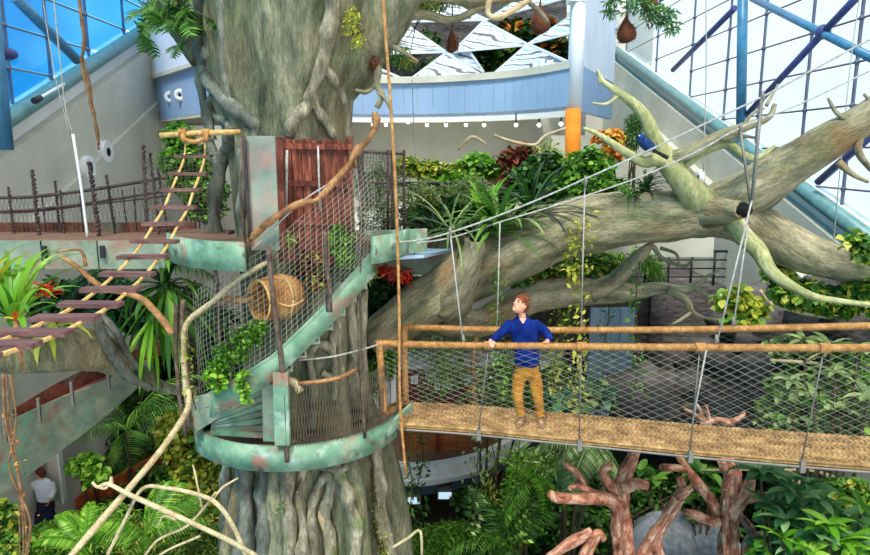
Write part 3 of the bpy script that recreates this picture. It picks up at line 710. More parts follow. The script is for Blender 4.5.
def build_tree():
    mb = MB(); nz, na = 110, 120; zs = [TR[0][0] + (TR[-1][0] - TR[0][0]) * i / nz for i in range(nz + 1)]; base = len(mb.v)
    for z in zs:
        for k in range(na):
            a = 2 * PI * k / na; c, r = trunk_r(z, a); mb.v.append((c + r * math.cos(a), TC[1] + r * math.sin(a), max(z, -.1)))
    for i in range(nz):
        for k in range(na):
            k2 = (k + 1) % na; mb.f.append((i * na + k, i * na + k2, (i + 1) * na + k2, (i + 1) * na + k)); mb.sm.append(True)
    mb.build('trunk', 'trunk', tree)
    def root(pxs, r0, r1, seed, mat='root', lift=.02, sides=10):
        pts = smooth_path([on_trunk(x, y, lift)[0] for x, y in pxs], 5); n = len(pts)
        MB().tube(pts, [(r0 + (r1 - r0) * i / (n - 1)) * (1 + .18 * math.sin(i * .9 + seed)) for i in range(n)], sides, bump=.25, seed=seed, bfreq=5).build('root', mat, tree)
    root([(204, -20), (201, 25), (203, 60), (212, 84), (228, 104), (246, 116), (254, 128), (253, 142), (252, 160)], .12, .07, 1, 'root_grey')
    root([(208, 50), (200, 72), (203, 100), (209, 118), (212, 140)], .07, .06, 2, 'root_grey')
    root([(216, 88), (209, 104), (216, 116), (227, 124), (232, 142)], .06, .05, 3, 'root_grey')
    root([(232, 124), (230, 140), (222, 158), (219, 175), (214, 200), (216, 240)], .09, .1, 4, 'root_grey')
    root([(205, 100), (207, 125), (214, 155), (220, 168)], .06, .06, 5, 'root_grey')
    root([(243, 148), (246, 180), (243, 210), (246, 245)], .08, .09, 6, 'root_grey')
    root([(327, -20), (331, 12), (325, 45), (320, 70), (311, 92), (308, 104), (300, 114), (292, 124), (289, 137)], .1, .07, 7)
    root([(310, 98), (318, 112), (326, 124), (334, 138)], .075, .06, 8)
    root([(321, 64), (331, 76), (340, 92), (346, 112), (347, 140)], .07, .05, 9)
    root([(336, -10), (334, 30), (327, 60)], .06, .04, 10)
    root([(220, -10), (222, 30), (224, 70), (231, 105)], .05, .04, 11, 'root_grey')
    # lower trunk
    for i, (pxs, r0, r1) in enumerate([
        ([(340, 440), (334, 466), (320, 482), (313, 500), (311, 520), (315, 560), (316, 620)], .07, .07), ([(334, 440), (333, 466), (330, 490), (325, 512), (330, 540), (331, 600)], .08, .09),
        ([(330, 440), (336, 468), (345, 486), (350, 505), (357, 528), (354, 565), (352, 620)], .09, .1), ([(360, 455), (356, 480), (352, 500)], .06, .06),
        ([(372, 420), (376, 455), (380, 485), (381, 520), (392, 560), (398, 620)], .1, .12), ([(268, 440), (266, 474), (264, 500), (266, 520), (264, 560), (262, 620)], .11, .13),
        ([(236, 440), (226, 472), (227, 500), (226, 530), (224, 580)], .09, .11), ([(290, 440), (288, 470), (286, 500), (290, 530), (286, 590)], .09, .1), ([(248, 440), (244, 472), (246, 510), (244, 580)], .12, .14),
        ([(304, 440), (302, 470), (298, 500), (303, 530), (299, 560), (300, 610)], .07, .08), ([(318, 466), (340, 470), (347, 466)], .06, .05),
        ([(356, 288), (350, 310), (355, 340), (352, 372), (356, 410)], .09, .08), ([(308, 350), (311, 368), (314, 392), (312, 430)], .06, .06), ([(309, 352), (320, 344), (332, 352), (336, 376), (334, 400)], .06, .05),
        ([(338, 300), (334, 330), (333, 352)], .06, .05), ([(322, 372), (330, 376), (336, 372)], .05, .05), ([(364, 290), (362, 330), (364, 372), (362, 420)], .07, .07), ([(345, 270), (343, 300), (338, 330), (343, 380)], .05, .05)]):
        root(pxs, r0, r1, 20 + i, 'root_grey' if i in (5, 6, 8) else 'root_moss' if i < 10 else 'root', lift=.04)
    root([(324, 500), (322, 520), (330, 545), (326, 575)], .06, .04, 61, 'twig')
    # limbs going up and away at the top right
    mb = MB(); branch(mb, [(322, 120, 10, 14), (345, 60, 9.9, 34), (378, 5, 9.9, 34), (415, -60, 10, 30), (470, -150, 10, 24)], 5, 20, .1, 3, .05); mb.build('limb', 'trunk', tree)
    mb = MB(); branch(mb, [(205, 60, 10.0, 14), (185, 10, 10.2, 26), (150, -40, 10.4, 22), (90, -120, 10.6, 16)], 5, 16, .1, 4, .05); mb.build('limb', 'trunk', tree)
    for i, b in enumerate([[(384, 20, 9.9, 7), (420, 14, 10.2, 5), (452, 20, 10.4, 4), (478, 8, 10.6, 3), (500, -8, 10.8, 3)], [(400, 0, 10, 5), (430, -4, 10.2, 5), (470, 2, 10.5, 4), (510, -2, 10.8, 4), (560, -10, 11, 3)], [(516, -6, 10.8, 3), (536, 8, 10.9, 2.4), (548, 22, 11, 1.6)]]):
        mb = MB(); branch(mb, b, 5, 9, .2, 70 + i); mb.build('branch', 'limb', tree)
    for i, b in enumerate([[(368, 28, 9.8, 9), (388, 12, 9.9, 8), (420, -4, 10.2, 6), (470, -16, 10.5, 5)], [(372, 60, 9.7, 3), (378, 70, 9.6, 4), (377, 85, 9.5, 3), (382, 95, 9.4, 3), (377, 108, 9.4, 3)],
                           [(376, 84, 9.5, 3), (366, 92, 9.4, 2.4), (356, 90, 9.3, 1.6)], [(378, 92, 9.4, 2), (386, 100, 9.3, 2), (392, 112, 9.3, 1.4)], [(490, -6, 10.4, 3), (488, 14, 10.4, 3), (500, 17, 10.4, 3), (520, 6, 10.6, 2.6), (540, -8, 10.8, 2)],
                           [(386, 44, 9.8, 3), (400, 50, 9.6, 2.4), (418, 62, 9.5, 1.5)], [(372, 46, 9.8, 4), (384, 30, 9.7, 3), (398, 6, 9.6, 2.5), (404, -20, 9.6, 2)]]):
        mb = MB(); branch(mb, b, 5, 8, .15, 30 + i); mb.build('branch', 'twig' if i in (4,) else 'limb', tree)
build_tree()

# the great limb reaching right
limb = thing('fallen_limb', 'massive pale horizontal tree limb curving right behind the rope bridge', 'branch', W(408, 330, 10.6))
def build_limb():
    mb = MB(); branch(mb, [(372, 345, 10.4, 22), (408, 314, 10.5, 24), (442, 293, 10.6, 26), (480, 268, 10.7, 31), (520, 247, 10.8, 31), (560, 230, 10.9, 30), (610, 220, 11, 28), (660, 217, 11.0, 27), (700, 213, 11.0, 26), (740, 218, 11.0, 24), (775, 238, 10.9, 23), (815, 256, 10.8, 20), (860, 266, 10.7, 18), (910, 270, 10.6, 17)], 7, 28, .1, 1, .035); mb.build('bough', 'limb', limb)
    mb = MB(); branch(mb, [(690, 214, 11.1, 18), (722, 205, 11.0, 23), (756, 187, 10.8, 24), (790, 165, 10.6, 21), (825, 143, 10.4, 18), (860, 122, 10.2, 16), (905, 92, 10, 15)], 7, 24, .1, 2, .035); mb.build('bough', 'limb', limb)
    mb = MB(); branch(mb, [(712, 218, 10.95, 12), (700, 203, 10.8, 17), (688, 188, 10.6, 14), (676, 172, 10.5, 12), (664, 154, 10.4, 9), (654, 138, 10.4, 7.5), (648, 122, 10.4, 6), (636, 106, 10.4, 5), (618, 92, 10.4, 3.6), (604, 82, 10.4, 2.6), (597, 70, 10.4, 1.6)], 6, 16, .12, 3); mb.build('bough', 'limb_green', limb)
    mb = MB(); branch(mb, [(676, 178, 10.5, 9), (660, 160, 10.3, 7), (645, 162, 10.2, 5.5), (628, 154, 10.2, 4.5), (610, 142, 10.1, 3.5), (596, 133, 10.1, 2.4), (583, 128, 10.1, 1.6)], 5, 10, .12, 4); mb.build('branch', 'limb_green', limb)
    mb = MB(); branch(mb, [(660, 160, 10.4, 6), (690, 152, 10.3, 7), (716, 138, 10.2, 6), (742, 128, 10.1, 5), (768, 118, 10, 3), (775, 104, 10, 2)], 5, 10, .15, 5); mb.build('branch', 'limb', limb)
    mb = MB(); branch(mb, [(684, 166, 10.4, 4), (706, 150, 10.3, 4.5), (728, 144, 10.2, 4), (742, 154, 10.1, 3.5), (757, 158, 10, 3), (775, 146, 10, 1.8)], 5, 8, .15, 6); mb.build('branch', 'limb_green', limb)
    mb = MB(); branch(mb, [(726, 208, 10.6, 10), (742, 234, 10.4, 10), (758, 250, 10.2, 9), (770, 270, 10.0, 7), (788, 284, 9.8, 5.5), (812, 296, 9.7, 4), (840, 301, 9.6, 3), (880, 306, 9.5, 2.5)], 6, 14, .12, 7); mb.build('branch', 'limb_green', limb)
    mb = MB(); branch(mb, [(700, 214, 10.9, 18), (718, 212, 10.5, 15), (734, 210, 10.2, 10), (742, 210, 10.05, 8.5)], 4, 14, .1, 8); mb.build('broken_stub', 'limb', limb)
    c = W(744, 210, 10.02); MB().ellipsoid(c, (.12, .05, .1), 12, 8, jit=.5, seed=2).build('hollow_shade', 'void', limb)  # black blob painted as the shade inside the broken end
    mb = MB(); branch(mb, [(448, 306, 10.5, 20), (462, 285, 10.2, 15), (470, 262, 10.0, 11.5), (474, 246, 9.9, 10.5), (475, 240, 9.88, 10.5)], 5, 18, .18, 9, .06); mb.build('broken_stub', 'limb', limb)
    c = W(475, 241, 9.85); MB().ellipsoid(c, (.09, .06, .07), 12, 8, jit=.6, seed=5).build('hollow_shade', 'void', limb)  # same painted cavity shade on the second stub
    for i, b in enumerate([[(600, 76, 10.4, 2), (600, 84, 10.4, 2)], [(618, 96, 10.4, 2), (606, 104, 10.3, 1.5), (592, 103, 10.3, 1)], [(828, 98, 10.2, 1.5), (836, 112, 10.2, 2.4), (850, 122, 10.1, 3), (862, 130, 10.1, 3), (858, 150, 10.1, 4), (868, 166, 10.1, 3), (880, 178, 10, 2)],
                           [(864, 94, 10.1, 1.5), (872, 104, 10.1, 2)], [(838, 162, 10.2, 4), (852, 174, 10.1, 2.5), (868, 182, 10.1, 1.6)], [(742, 128, 10.1, 2), (752, 114, 10.1, 1.5), (765, 108, 10, 1)], [(757, 158, 10, 2), (768, 152, 10, 1.4), (778, 147, 10, 1)], [(722, 140, 10.1, 2), (738, 136, 10.1, 2), (758, 138, 10, 1)],
                           [(766, 106, 10, 2), (774, 92, 10, 1.4), (778, 84, 10, 1)]]):
        mb = MB(); branch(mb, b, 4, 6, .1, 40 + i); mb.build('twig', 'limb_green' if i in (0, 1) else 'limb', limb)
build_limb()
lower = thing('lower_limb', 'lower pale forked limb behind the rope rails ending in bare twigs', 'branch', W(470, 315, 11.4))
def build_lower():
    mb = MB(); branch(mb, [(440, 318, 11.2, 16), (480, 322, 11.4, 15), (520, 302, 11.5, 16), (560, 292, 11.6, 16), (600, 292, 11.7, 13), (634, 292, 11.7, 9), (660, 288, 11.6, 6), (684, 290, 11.5, 5), (700, 282, 11.4, 3.4), (706, 278, 11.4, 2)], 6, 18, .12, 11, .04); mb.build('bough', 'limb', lower)
    for i, b in enumerate([[(590, 292, 11.6, 12), (612, 282, 11.5, 9), (628, 268, 11.4, 8), (642, 254, 11.3, 6), (652, 246, 11.2, 3), (662, 258, 11.2, 2), (684, 266, 11.1, 1.6), (694, 258, 11.1, 1)], [(668, 290, 11.5, 5), (686, 300, 11.4, 4), (692, 312, 11.3, 3), (704, 318, 11.2, 2), (722, 320, 11.2, 1.4)],
                           [(692, 312, 11.3, 2), (680, 320, 11.2, 1.6), (672, 324, 11.2, 1)], [(694, 286, 11.4, 2.5), (708, 296, 11.3, 2), (724, 300, 11.2, 1.4)], [(704, 278, 11.4, 1.8), (716, 272, 11.3, 1.2), (720, 270, 11.3, .8)], [(660, 248, 11.2, 2), (676, 254, 11.1, 1.6), (680, 268, 11.1, 1.2)]]):
        mb = MB(); branch(mb, b, 5, 12 if i == 0 else 7, .12, 50 + i); mb.build('bough' if i == 0 else 'twig', 'limb', lower)
build_lower()
ll = thing('mossy_limb', 'thick mossy horizontal limb at the left under the plank ladder', 'branch', W(60, 350, 8.2))
def build_left():
    mb = MB(); branch(mb, [(-60, 352, 7.6, 24), (0, 352, 7.8, 24), (50, 350, 8.2, 24), (90, 352, 8.6, 22), (118, 362, 8.9, 16), (142, 376, 9.2, 10), (165, 388, 9.5, 6), (200, 392, 9.7, 5)], 6, 22, .1, 12, .03); mb.build('bough', 'trunk', ll)
    for i, b in enumerate([[(96, 318, 8.5, 5), (106, 342, 8.45, 5.5), (118, 362, 8.6, 6), (132, 378, 8.8, 5), (150, 388, 9.0, 4)], [(100, 314, 8.6, 4), (116, 332, 8.6, 4), (126, 352, 8.8, 4), (140, 372, 9, 4)]]):
        mb = MB(); branch(mb, b, 5, 8, .15, 60 + i); mb.build('root', 'root_grey', ll)
build_left()

# ================================================================== SPIRAL STAIR WITH ITS LANDING
CX, CY, RR = -2.08, 9.92, 1.58
def cyl(a, r, z): a = math.radians(a); return Vector((CX + r * math.cos(a), CY + r * math.sin(a), z))
def strip(fn_lo, fn_hi, a0, a1, n, th, name, mat, parent, rad=RR, label=None):
    """curved band between two height functions of the angle"""
    mb = MB()
    for i in range(n + 1):
        a = a0 + (a1 - a0) * i / n
        for r, f in ((rad, fn_lo), (rad, fn_hi), (rad - th, fn_hi), (rad - th, fn_lo)): mb.v.append(tuple(cyl(a, r, f(a))))
    for i in range(n):
        for k in range(4): k2 = (k + 1) % 4; mb.f.append((i * 4 + k, i * 4 + k2, i * 4 + 4 + k2, i * 4 + 4 + k)); mb.sm.append(k in (0, 2))
    mb.f.append((3, 2, 1, 0)); mb.sm.append(False); b = n * 4; mb.f.append((b, b + 1, b + 2, b + 3)); mb.sm.append(False)
    return mb.build(name, mat, parent, label=label)
stair = thing('spiral_stair', 'green painted metal spiral stair and round landing wrapped around the giant trunk', 'stair', (CX, CY - RR, 4.9))
LZ = 4.68
HT = [(a, W(300, y, CY + RR * math.sin(math.radians(a))).z) for a, y in ((200, 412), (230, 408), (250, 393), (270, 369), (290, 328), (305, 296), (318, 270), (325, 262))]
def hz(a): return float(np.interp(a, [p[0] for p in HT], [p[1] for p in HT]))           # stringer centre height
def build_stair():
    # landing rim and plate (from left round the front to the bridge)
    strip(lambda a: LZ - .17, lambda a: LZ + .19, 214, 345, 40, .03, 'landing_rim', 'copper', stair)
    mb = MB(); n = 36; tri = []
    ins = []; outs = []
    for i in range(n + 1):
        a = 212 + (350 - 212) * i / n; ins.append(cyl(a, .8, LZ)); outs.append(cyl(a, RR - .03, LZ))
    mb.prism(outs + ins[::-1], (0, 0, -.05)); mb.build('landing_plate', 'grate', stair)
    g = MB()
    for i in range(60):
        a = 265 + 84 * i / 60; wire(g, [cyl(a, .95 + .1 * j, LZ + .008) for j in range(7)], .006)
    for j in range(11): wire(g, [cyl(265 + 84 * i / 24, .95 + .06 * j, LZ + .01) for i in range(25)], .006)
    g.build('landing_grating', 'pipe', stair, stuff=True)
    # green channel that carries the rim on to the bridge head
    MB().bar(cyl(332, RR - .02, LZ + .02), W(412, 408, 9.6), .05, .16).build('bridge_beam', 'copper', stair)
    # stringer
    strip(lambda a: hz(a) - .17, lambda a: hz(a) + .18, 226, 322, 40, .03, 'stringer', 'copper', stair, rad=RR + .02, label='pale green curved stringer climbing to the right')
    # solid side sheet under the lowest steps
    # steps: tread and riser back for each
    newel = Vector((W(276, 430, 8.95).x, 8.95, 0))
    hub = cyl(231, RR - .05, LZ + .22)
    for k in range(7):
        p, q = hub + Vector((0, .02 * k, .016 * k)), W(273, 436 - 8.6 * k, 8.78 + .03 * k)
        MB().bar(p, q, .03, .075).build('fan_slat', 'copper_grey' if k % 2 else 'copper', stair)
        MB().prism([p + Vector((0, .03, .02)), q + Vector((0, .03, .02)), q + Vector((.0, .16, .09)), p + Vector((.0, .1, .04))], (0, 0, .02)).build('step', 'copper_grey', stair)
    MB().prism([W(188, 398, 8.66), W(236, 388, 8.5), W(228, 412, 8.55), W(196, 432, 8.68)], (.02, .04, 0)).build('side_sheet', 'copper_grey', stair)
    for k in range(8):
        a = 272 + k * 6.6; z = hz(a) - .1
        mb = MB(); mb.prism([cyl(a, RR - .02, z), cyl(a + 6.8, RR - .02, z), cyl(a + 6.8, 1.02, z), cyl(a, 1.02, z)], (0, 0, .04)); st = mb.build('step', 'copper_grey', stair)
        mb = MB(); mb.prism([cyl(a, RR - .02, z), cyl(a, 1.02, z), cyl(a + 1, 1.02, z), cyl(a + 1, RR - .02, z)], (0, 0, -.17)); mb.build('riser', 'copper_grey', st)
    # left closing sheet between landing and stringer
    # thick green column
    MB().bar(W(281, 372, 8.32), W(283, 444, 8.32), .19, .1, (0, 1, 0)).build('column', 'copper', stair)
    MB().bar(W(269, 383, 8.5), W(270, 440, 8.5), .16, .1, (0, 1, 0)).build('column', 'copper_grey', stair)
    # rusty posts of the cage
    for i, (pts, r) in enumerate([([(268, 246), (272, 285), (277, 330), (283, 375), (286, 420), (287, 462)], .032), ([(213, 256), (217, 285), (219, 320), (221, 360), (226, 388)], .028), ([(183, 300), (182, 340), (185, 385), (189, 428)], .034), ([(176, 305), (176, 350), (180, 400), (186, 436)], .03), ([(325, 232), (326, 262), (330, 290), (329, 312)], .028),
                                 ([(358, 152), (361, 200), (360, 260), (358, 300), (361, 370), (365, 438)], .022)]):
        P = [W(x, y, 8.3 if i in (0, 4) else 8.62 if i < 4 else 8.78) for x, y in pts]
        MB().tube(smooth_path(P, 4), r, 8, bump=.25, seed=i, bfreq=12).build('post', 'pipe', stair)
    MB().box(W(329, 312, 8.32) - Vector((.035, .02, .0)), W(329, 295, 8.32) + Vector((.035, .02, 0))).build('bracket', 'steel_dark', stair)
    # netting of the cage
    net_top = [(180, 303), (212, 268), (250, 240), (290, 206), (330, 182), (362, 156)]
    A0, A1 = 228, 322
    def cage(u, v):
        a = A0 + (A1 - A0) * u; lo = hz(a) + .15
        hi = min(hz(a) + 1.62 - .15 * u, 8.75)
        if u < .15: hi = lo + 1.45
        b = .10 * math.sin(PI * v) * math.sin(u * 9) 
        return cyl(a, RR + .03 + b, lo + (hi - lo) * v)
    gridnet(cage, 38, 20, .0027, 'netting', 'wire', stair)
    # left face of the cage, closing to the trunk
    def cage2(u, v):
        a = 228 - 46 * u; return cyl(a, RR + .02, LZ + .1 + (1.85 - .1 * u) * v)
    gridnet(cage2, 18, 22, .0034, 'netting', 'wire_dark', stair)
    # low netting round the landing
    def lowcage(u, v):
        a = 272 + 62 * u; return cyl(a, RR + .01, LZ + .18 + (.84 + .02 * math.cos(u * 6)) * v)
    net(lowcage, 46, .05, .0035, 6, 'netting', 'wire_dark', stair)
    # rails of branch wood
    P = smooth_path([W(250, 240, 8.45), W(262, 228, 8.35), W(283, 212, 8.35), W(300, 203, 8.4), W(316, 200, 8.42), W(330, 186, 8.5), W(348, 166, 8.6), W(357, 150, 8.7), W(370, 138, 8.8), W(376, 122, 8.9), W(374, 112, 8.9)], 5)
    MB().tube(P, [.028 + .022 * abs(math.sin(i * .31)) for i in range(len(P))], 10, bump=.4, seed=4, bfreq=9).build('branch_handrail', 'twig_orange', stair, label='gnarled orange brown branch used as handrail')
    P = smooth_path([W(364, 144, 8.75), W(354, 158, 8.7), W(356, 168, 8.7)], 4); MB().tube(P, .03, 8, bump=.3).build('branch_handrail', 'twig_orange', stair)
    P = smooth_path([W(188, 402, 8.6), W(184, 360, 8.6), W(186, 326, 8.6), W(199, 312, 8.55), W(217, 298, 8.5), W(234, 282, 8.45), W(256, 268, 8.42), W(268, 262, 8.42)], 5)
    MB().tube(P, [.045 - .02 * i / len(P) for i in range(len(P))], 8, bump=.25, seed=7, bfreq=9).build('branch_handrail', 'twig', stair)
    MB().tube(smooth_path([W(296, 384, 8.5), W(318, 382, 8.5), W(338, 378, 8.62), W(356, 370, 8.8)], 5), .03, 8, bump=.2).build('branch_handrail', 'twig_orange', stair)
    MB().tube(smooth_path([W(286, 380, 8.45), W(294, 383, 8.5), W(300, 392, 8.5)], 4), .055, 8, bump=.3).build('branch_handrail', 'twig', stair)
    MB().tube(smooth_path([W(298, 360, 8.5), W(330, 357, 8.6), W(360, 350, 8.85), W(380, 344, 9.1)], 5), .012, 6).build('top_cable', 'rope_grey', stair)
    MB().tube(smooth_path([W(252, 250, 8.4), W(300, 203, 8.4), W(340, 176, 8.6), W(362, 150, 8.8)], 5), .01, 6).build('top_cable', 'rope_grey', stair)
build_stair()

# ================================================================== UPPER RING DECK AND LEFT WALKWAY
deck = thing('ring_deck', 'green rimmed upper deck around the trunk with stained metal screen and netting', 'deck', (CX, CY - RR, 7.2))
DZ = 7.5
def build_deck():
    mb = MB(); R2 = 1.72
    def ring(a): return cyl(a, R2, 0)
    for seg0, seg1 in ((205, 262), (318, 352)):
        strip(lambda a: DZ - .3, lambda a: DZ + .06, seg0, seg1, 14, .04, 'deck_rim', 'copper', deck, rad=R2)
    outs = [cyl(a, R2 - .04, DZ) for a in range(170, 264, 6)]; ins = [cyl(a, .9, DZ) for a in range(170, 264, 6)]
    MB().prism(outs + ins[::-1], (0, 0, -.05)).build('deck_plate', 'grate', deck)
    outs = [cyl(a, R2 - .04, DZ) for a in range(318, 372, 6)]; ins = [cyl(a, .9, DZ) for a in range(318, 372, 6)]
    MB().prism(outs + ins[::-1], (0, 0, -.05)).build('deck_plate', 'grate', deck)
    # right stub platform
    a, b = cyl(350, 1.7, DZ), W(452, 243, 10.6)
    MB().bar(W(362, 244, 9.3), W(426, 240, 10.0), .05, .34, (0, 0, 1)).build('deck_rim', 'copper', deck)
    MB().prism([W(362, 262, 9.3), W(424, 258, 9.9), W(452, 252, 11.2), W(372, 250, 11.2)], (0, 0, .05)).build('deck_plate', 'blue_panel', deck)
    # stained panel left of the door
    def pan(x0, x1, y0, y1, d0, d1, mat, nm, th=.05): 
        A, B = W(x0, y0, d0), W(x1, y0, d1); C, D = W(x1, y1, d1), W(x0, y1, d0)
        return MB().prism([A, B, Vector((B.x, B.y, C.z)), Vector((A.x, A.y, D.z))], (0, th, 0)).build(nm, mat, deck)
    pan(246, 275, 136, 250, 8.55, 8.5, 'rust_panel', 'stained_panel'); pan(275, 282, 137, 250, 8.5, 8.6, 'rust_metal', 'stained_panel')
    MB().tube(smooth_path([W(244, 136, 8.5), W(247, 190, 8.5), W(250, 240, 8.5)], 3), .022, 8).build('post', 'darkpost', deck)
    MB().tube([W(242, 138, 8.55), W(240, 190, 8.55), W(246, 250, 8.55)], .016, 8).build('post', 'pipe', deck)
    # right netting bay with posts
    for (x, d) in ((362, 9.2), (388, 9.6), (404, 9.9), (392, 10.2)):
        MB().tube([W(x, 150, d), W(x, 232, d)], .02, 8, bump=.2, bfreq=12).build('post', 'darkpost', deck)
    A, B = W(362, 150, 9.2), W(404, 152, 9.9)
    def bay(u, v): p = A.lerp(B, u); return Vector((p.x + .03 * math.sin(v * 6), p.y, p.z - 1.05 * (1 - v) ))
    gridnet(bay, 14, 22, .0042, 'netting', 'wire_dark', deck)
    for y in (152, 182): MB().tube([W(362, y, 9.2), W(404, y + 2, 9.9)], .014, 6).build('rail', 'darkpost', deck)
build_deck()
door = thing('plank_gate', 'red brown vertical plank gate on the upper deck against the trunk', 'gate', W(315, 262, 8.95))
def build_door():
    tl, tr_, bz = W(281, 138, 8.85), W(350, 140, 9.0), W(315, 262, 8.9).z
    n = 7
    for i in range(n):
        a = tl.lerp(tr_, i / n + .006); b = tl.lerp(tr_, (i + 1) / n - .006); dz = random.uniform(-.02, .02)
        MB().prism([Vector((a.x, a.y, bz)), Vector((b.x, b.y, bz)), Vector((b.x, b.y, b.z + dz)), Vector((a.x, a.y, a.z + dz))], (0, .045 + .008 * (i % 2), 0)).build('plank', 'door_wood', door)
    for y in (146, 183, 222): 
        MB().bar(W(279, y, 8.82), W(352, y + 1, 8.97), .03, .07, (0, 0, 1)).build('crossbar', 'door_wood', door)
    for x, d in ((281, 8.84), (351, 8.98)):
        MB().bar(W(x, 136, d), W(x, 262, d), .06, .05, (0, 1, 0)).build('frame_post', 'rust_metal', door)
    MB().tube([W(318, 146, 8.8), W(320, 210, 8.8)], .014, 6).build('rope', 'rope_grey', door)
    MB().tube([W(287, 150, 8.8), W(286, 215, 8.8)], .018, 6).build('rope', 'rope_grey', door)
build_door()
walk = thing('left_walkway', 'grey green stained walkway with chain wrapped posts leading off to the left', 'walkway', W(80, 262, 9.4))
def build_walk():
    a, b = W(-40, 256, 9.1), W(164, 252, 9.0)
    for k, (x0, x1) in enumerate(((-60, 42), (42, 98), (98, 164))):
        A, B = W(x0, 242 + (1 if k == 0 else 0), 9.05), W(x1, 241, 9.0); zt, zb = W(80, 241, 9).z, W(80, 269, 9).z
        MB().prism([Vector((A.x, 9.0, zb)), Vector((B.x - .01, 9.0, zb)), Vector((B.x - .01, 9.0, zt)), Vector((A.x, 9.0, zt))], (0, .05, 0)).build('fascia', 'copper_grey', walk)
    zt = W(80, 241, 9).z
    MB().box((W(-60, 241, 9).x, 9.05, zt - .06), (W(164, 241, 9).x, 10.2, zt - .02)).build('deck_plate', 'grate', walk)
    MB().box((W(-60, 241, 9).x, 10.2, zt - .2), (W(164, 241, 9).x, 10.26, zt + .12)).build('fascia', 'rust_metal', walk)
    for x in (44, 102, 178):
        MB().bar(W(x, 246, 8.96), W(x + 1, 258, 8.96), .05, .05, (0, 1, 0)).build('cleat', 'steel_dark', walk)
    def chainpost(x0, y0, x1, y1, d, r=.03):
        p, q = W(x0, y0, d), W(x1, y1, d); mb = MB(); n = 60; P = []
        for i in range(n + 1):
            t = i / n; P.append(p.lerp(q, t) + Vector((.006 * math.sin(i * 1.9), .006 * math.cos(i * 1.9), 0)))
        mb.tube(P, [r * .8 * (1 + .38 * math.sin(i * 1.9)) for i in range(n + 1)], 6, bump=.5, bfreq=20); mb.build('post', 'darkpost', walk)
    for (x0, y0, x1, y1, d, r) in [(8, 187, 16, 250, 10, .022), (32, 170, 40, 246, 9.8, .032), (55, 181, 60, 236, 10.1, .022), (60, 190, 65, 246, 10, .018), (89, 162, 100, 242, 9.7, .036), (106, 175, 116, 238, 10, .024), (143, 145, 148, 240, 9.8, .03), (150, 153, 160, 240, 9.9, .026), (158, 168, 168, 236, 10, .022),
                                 (42, 198, 48, 246, 10.2, .014), (80, 196, 84, 240, 10.2, .012), (122, 190, 128, 236, 10.2, .014), (134, 188, 136, 232, 10.2, .014)]: chainpost(x0, y0, x1, y1, d, r)
    for pts, r in (([(-30, 198), (30, 197), (90, 190), (140, 182), (166, 178)], .026), ([(-30, 212), (30, 210), (90, 203), (140, 195), (170, 190)], .02), ([(-30, 213), (30, 212), (90, 205), (166, 196)], .012)):
        MB().tube(smooth_path([W(x, y, 10.02) for x, y in pts], 4), r, 7, bump=.2, bfreq=14).build('rail', 'darkpost', walk)
    A, B = W(0, 200, 10.05), W(168, 184, 10.05)
    def n1(u, v): p = A.lerp(B, u); return Vector((p.x, p.y, W(80, 240, 10.05).z + (p.z - W(80, 240, 10.05).z) * v))
    net(n1, 40, .05, .003, 4, 'netting', 'wire_dark', walk)
    A2, B2 = W(140, 160, 9.6), W(220, 150, 9.6)
    def n2(u, v): p = A2.lerp(B2, u); zb = W(180, 240, 9.6).z; return Vector((p.x, p.y, zb + (p.z - zb) * v))
    gridnet(n2, 20, 22, .0035, 'netting', 'wire_dark', walk)
build_walk()

# lower left ramp
ramp_t = thing('curved_ramp', 'rust stained green metal ramp side passing under the mossy limb at lower left', 'ramp', W(60, 470, 11))
def build_ramp():
    up = smooth_path([W(-60, 462, 9.6), W(0, 426, 10.4), (W(50, 402, 11.2)), W(100, 382, 12.0), W(150, 360, 13)], 4); lo = smooth_path([W(-60, 530, 9.6), W(0, 490, 10.4), (W(50, 455, 11.2)), W(100, 418, 12.0), W(170, 376, 13)], 4)
    mb = MB()
    for a, b in zip(up, lo):
        b = Vector((a.x, a.y, b.z)); mb.v += [tuple(a), tuple(b), tuple(b + Vector((0, .05, 0))), tuple(a + Vector((0, .05, 0)))]
    for i in range(len(up) - 1):
        for k in range(4): k2 = (k + 1) % 4; mb.f.append((i * 4 + k, i * 4 + 4 + k, i * 4 + 4 + k2, i * 4 + k2)); mb.sm.append(False)
    mb.build('side_plate', 'copper_grey', ramp_t)
    mb = MB()
    for a in up:
        a = a + Vector((0, .05, -.05)); mb.v += [tuple(a), tuple(a + Vector((.3, 1.3, 0))), tuple(a + Vector((.3, 1.3, .05))), tuple(a + Vector((0, 0, .05)))]
    for i in range(len(up) - 1):
        for k in range(4): k2 = (k + 1) % 4; mb.f.append((i * 4 + k, i * 4 + 4 + k, i * 4 + 4 + k2, i * 4 + k2)); mb.sm.append(False)
    mb.build('floor_plate', 'rust_metal', ramp_t)
    mb = MB()
    for a in up:
        a = a + Vector((.3, 1.35, 0)); mb.v += [tuple(a), tuple(a + Vector((0, .05, 0))), tuple(a + Vector((0, .05, .3))), tuple(a + Vector((0, 0, .3)))]
    for i in range(len(up) - 1):
        for k in range(4): k2 = (k + 1) % 4; mb.f.append((i * 4 + k, i * 4 + 4 + k, i * 4 + 4 + k2, i * 4 + k2)); mb.sm.append(False)
    mb.build('far_plate', 'rust_metal', ramp_t)
    for (x, y, d) in ((4, 440, 10.35), (38, 420, 10.9), (71, 404, 11.4), (107, 388, 12.1)):
        MB().bar(W(x, y - 22, d), W(x + 2, y + 2, d), .05, .04, (0, 1, 0)).build('cleat', 'bracket', ramp_t)
build_ramp()

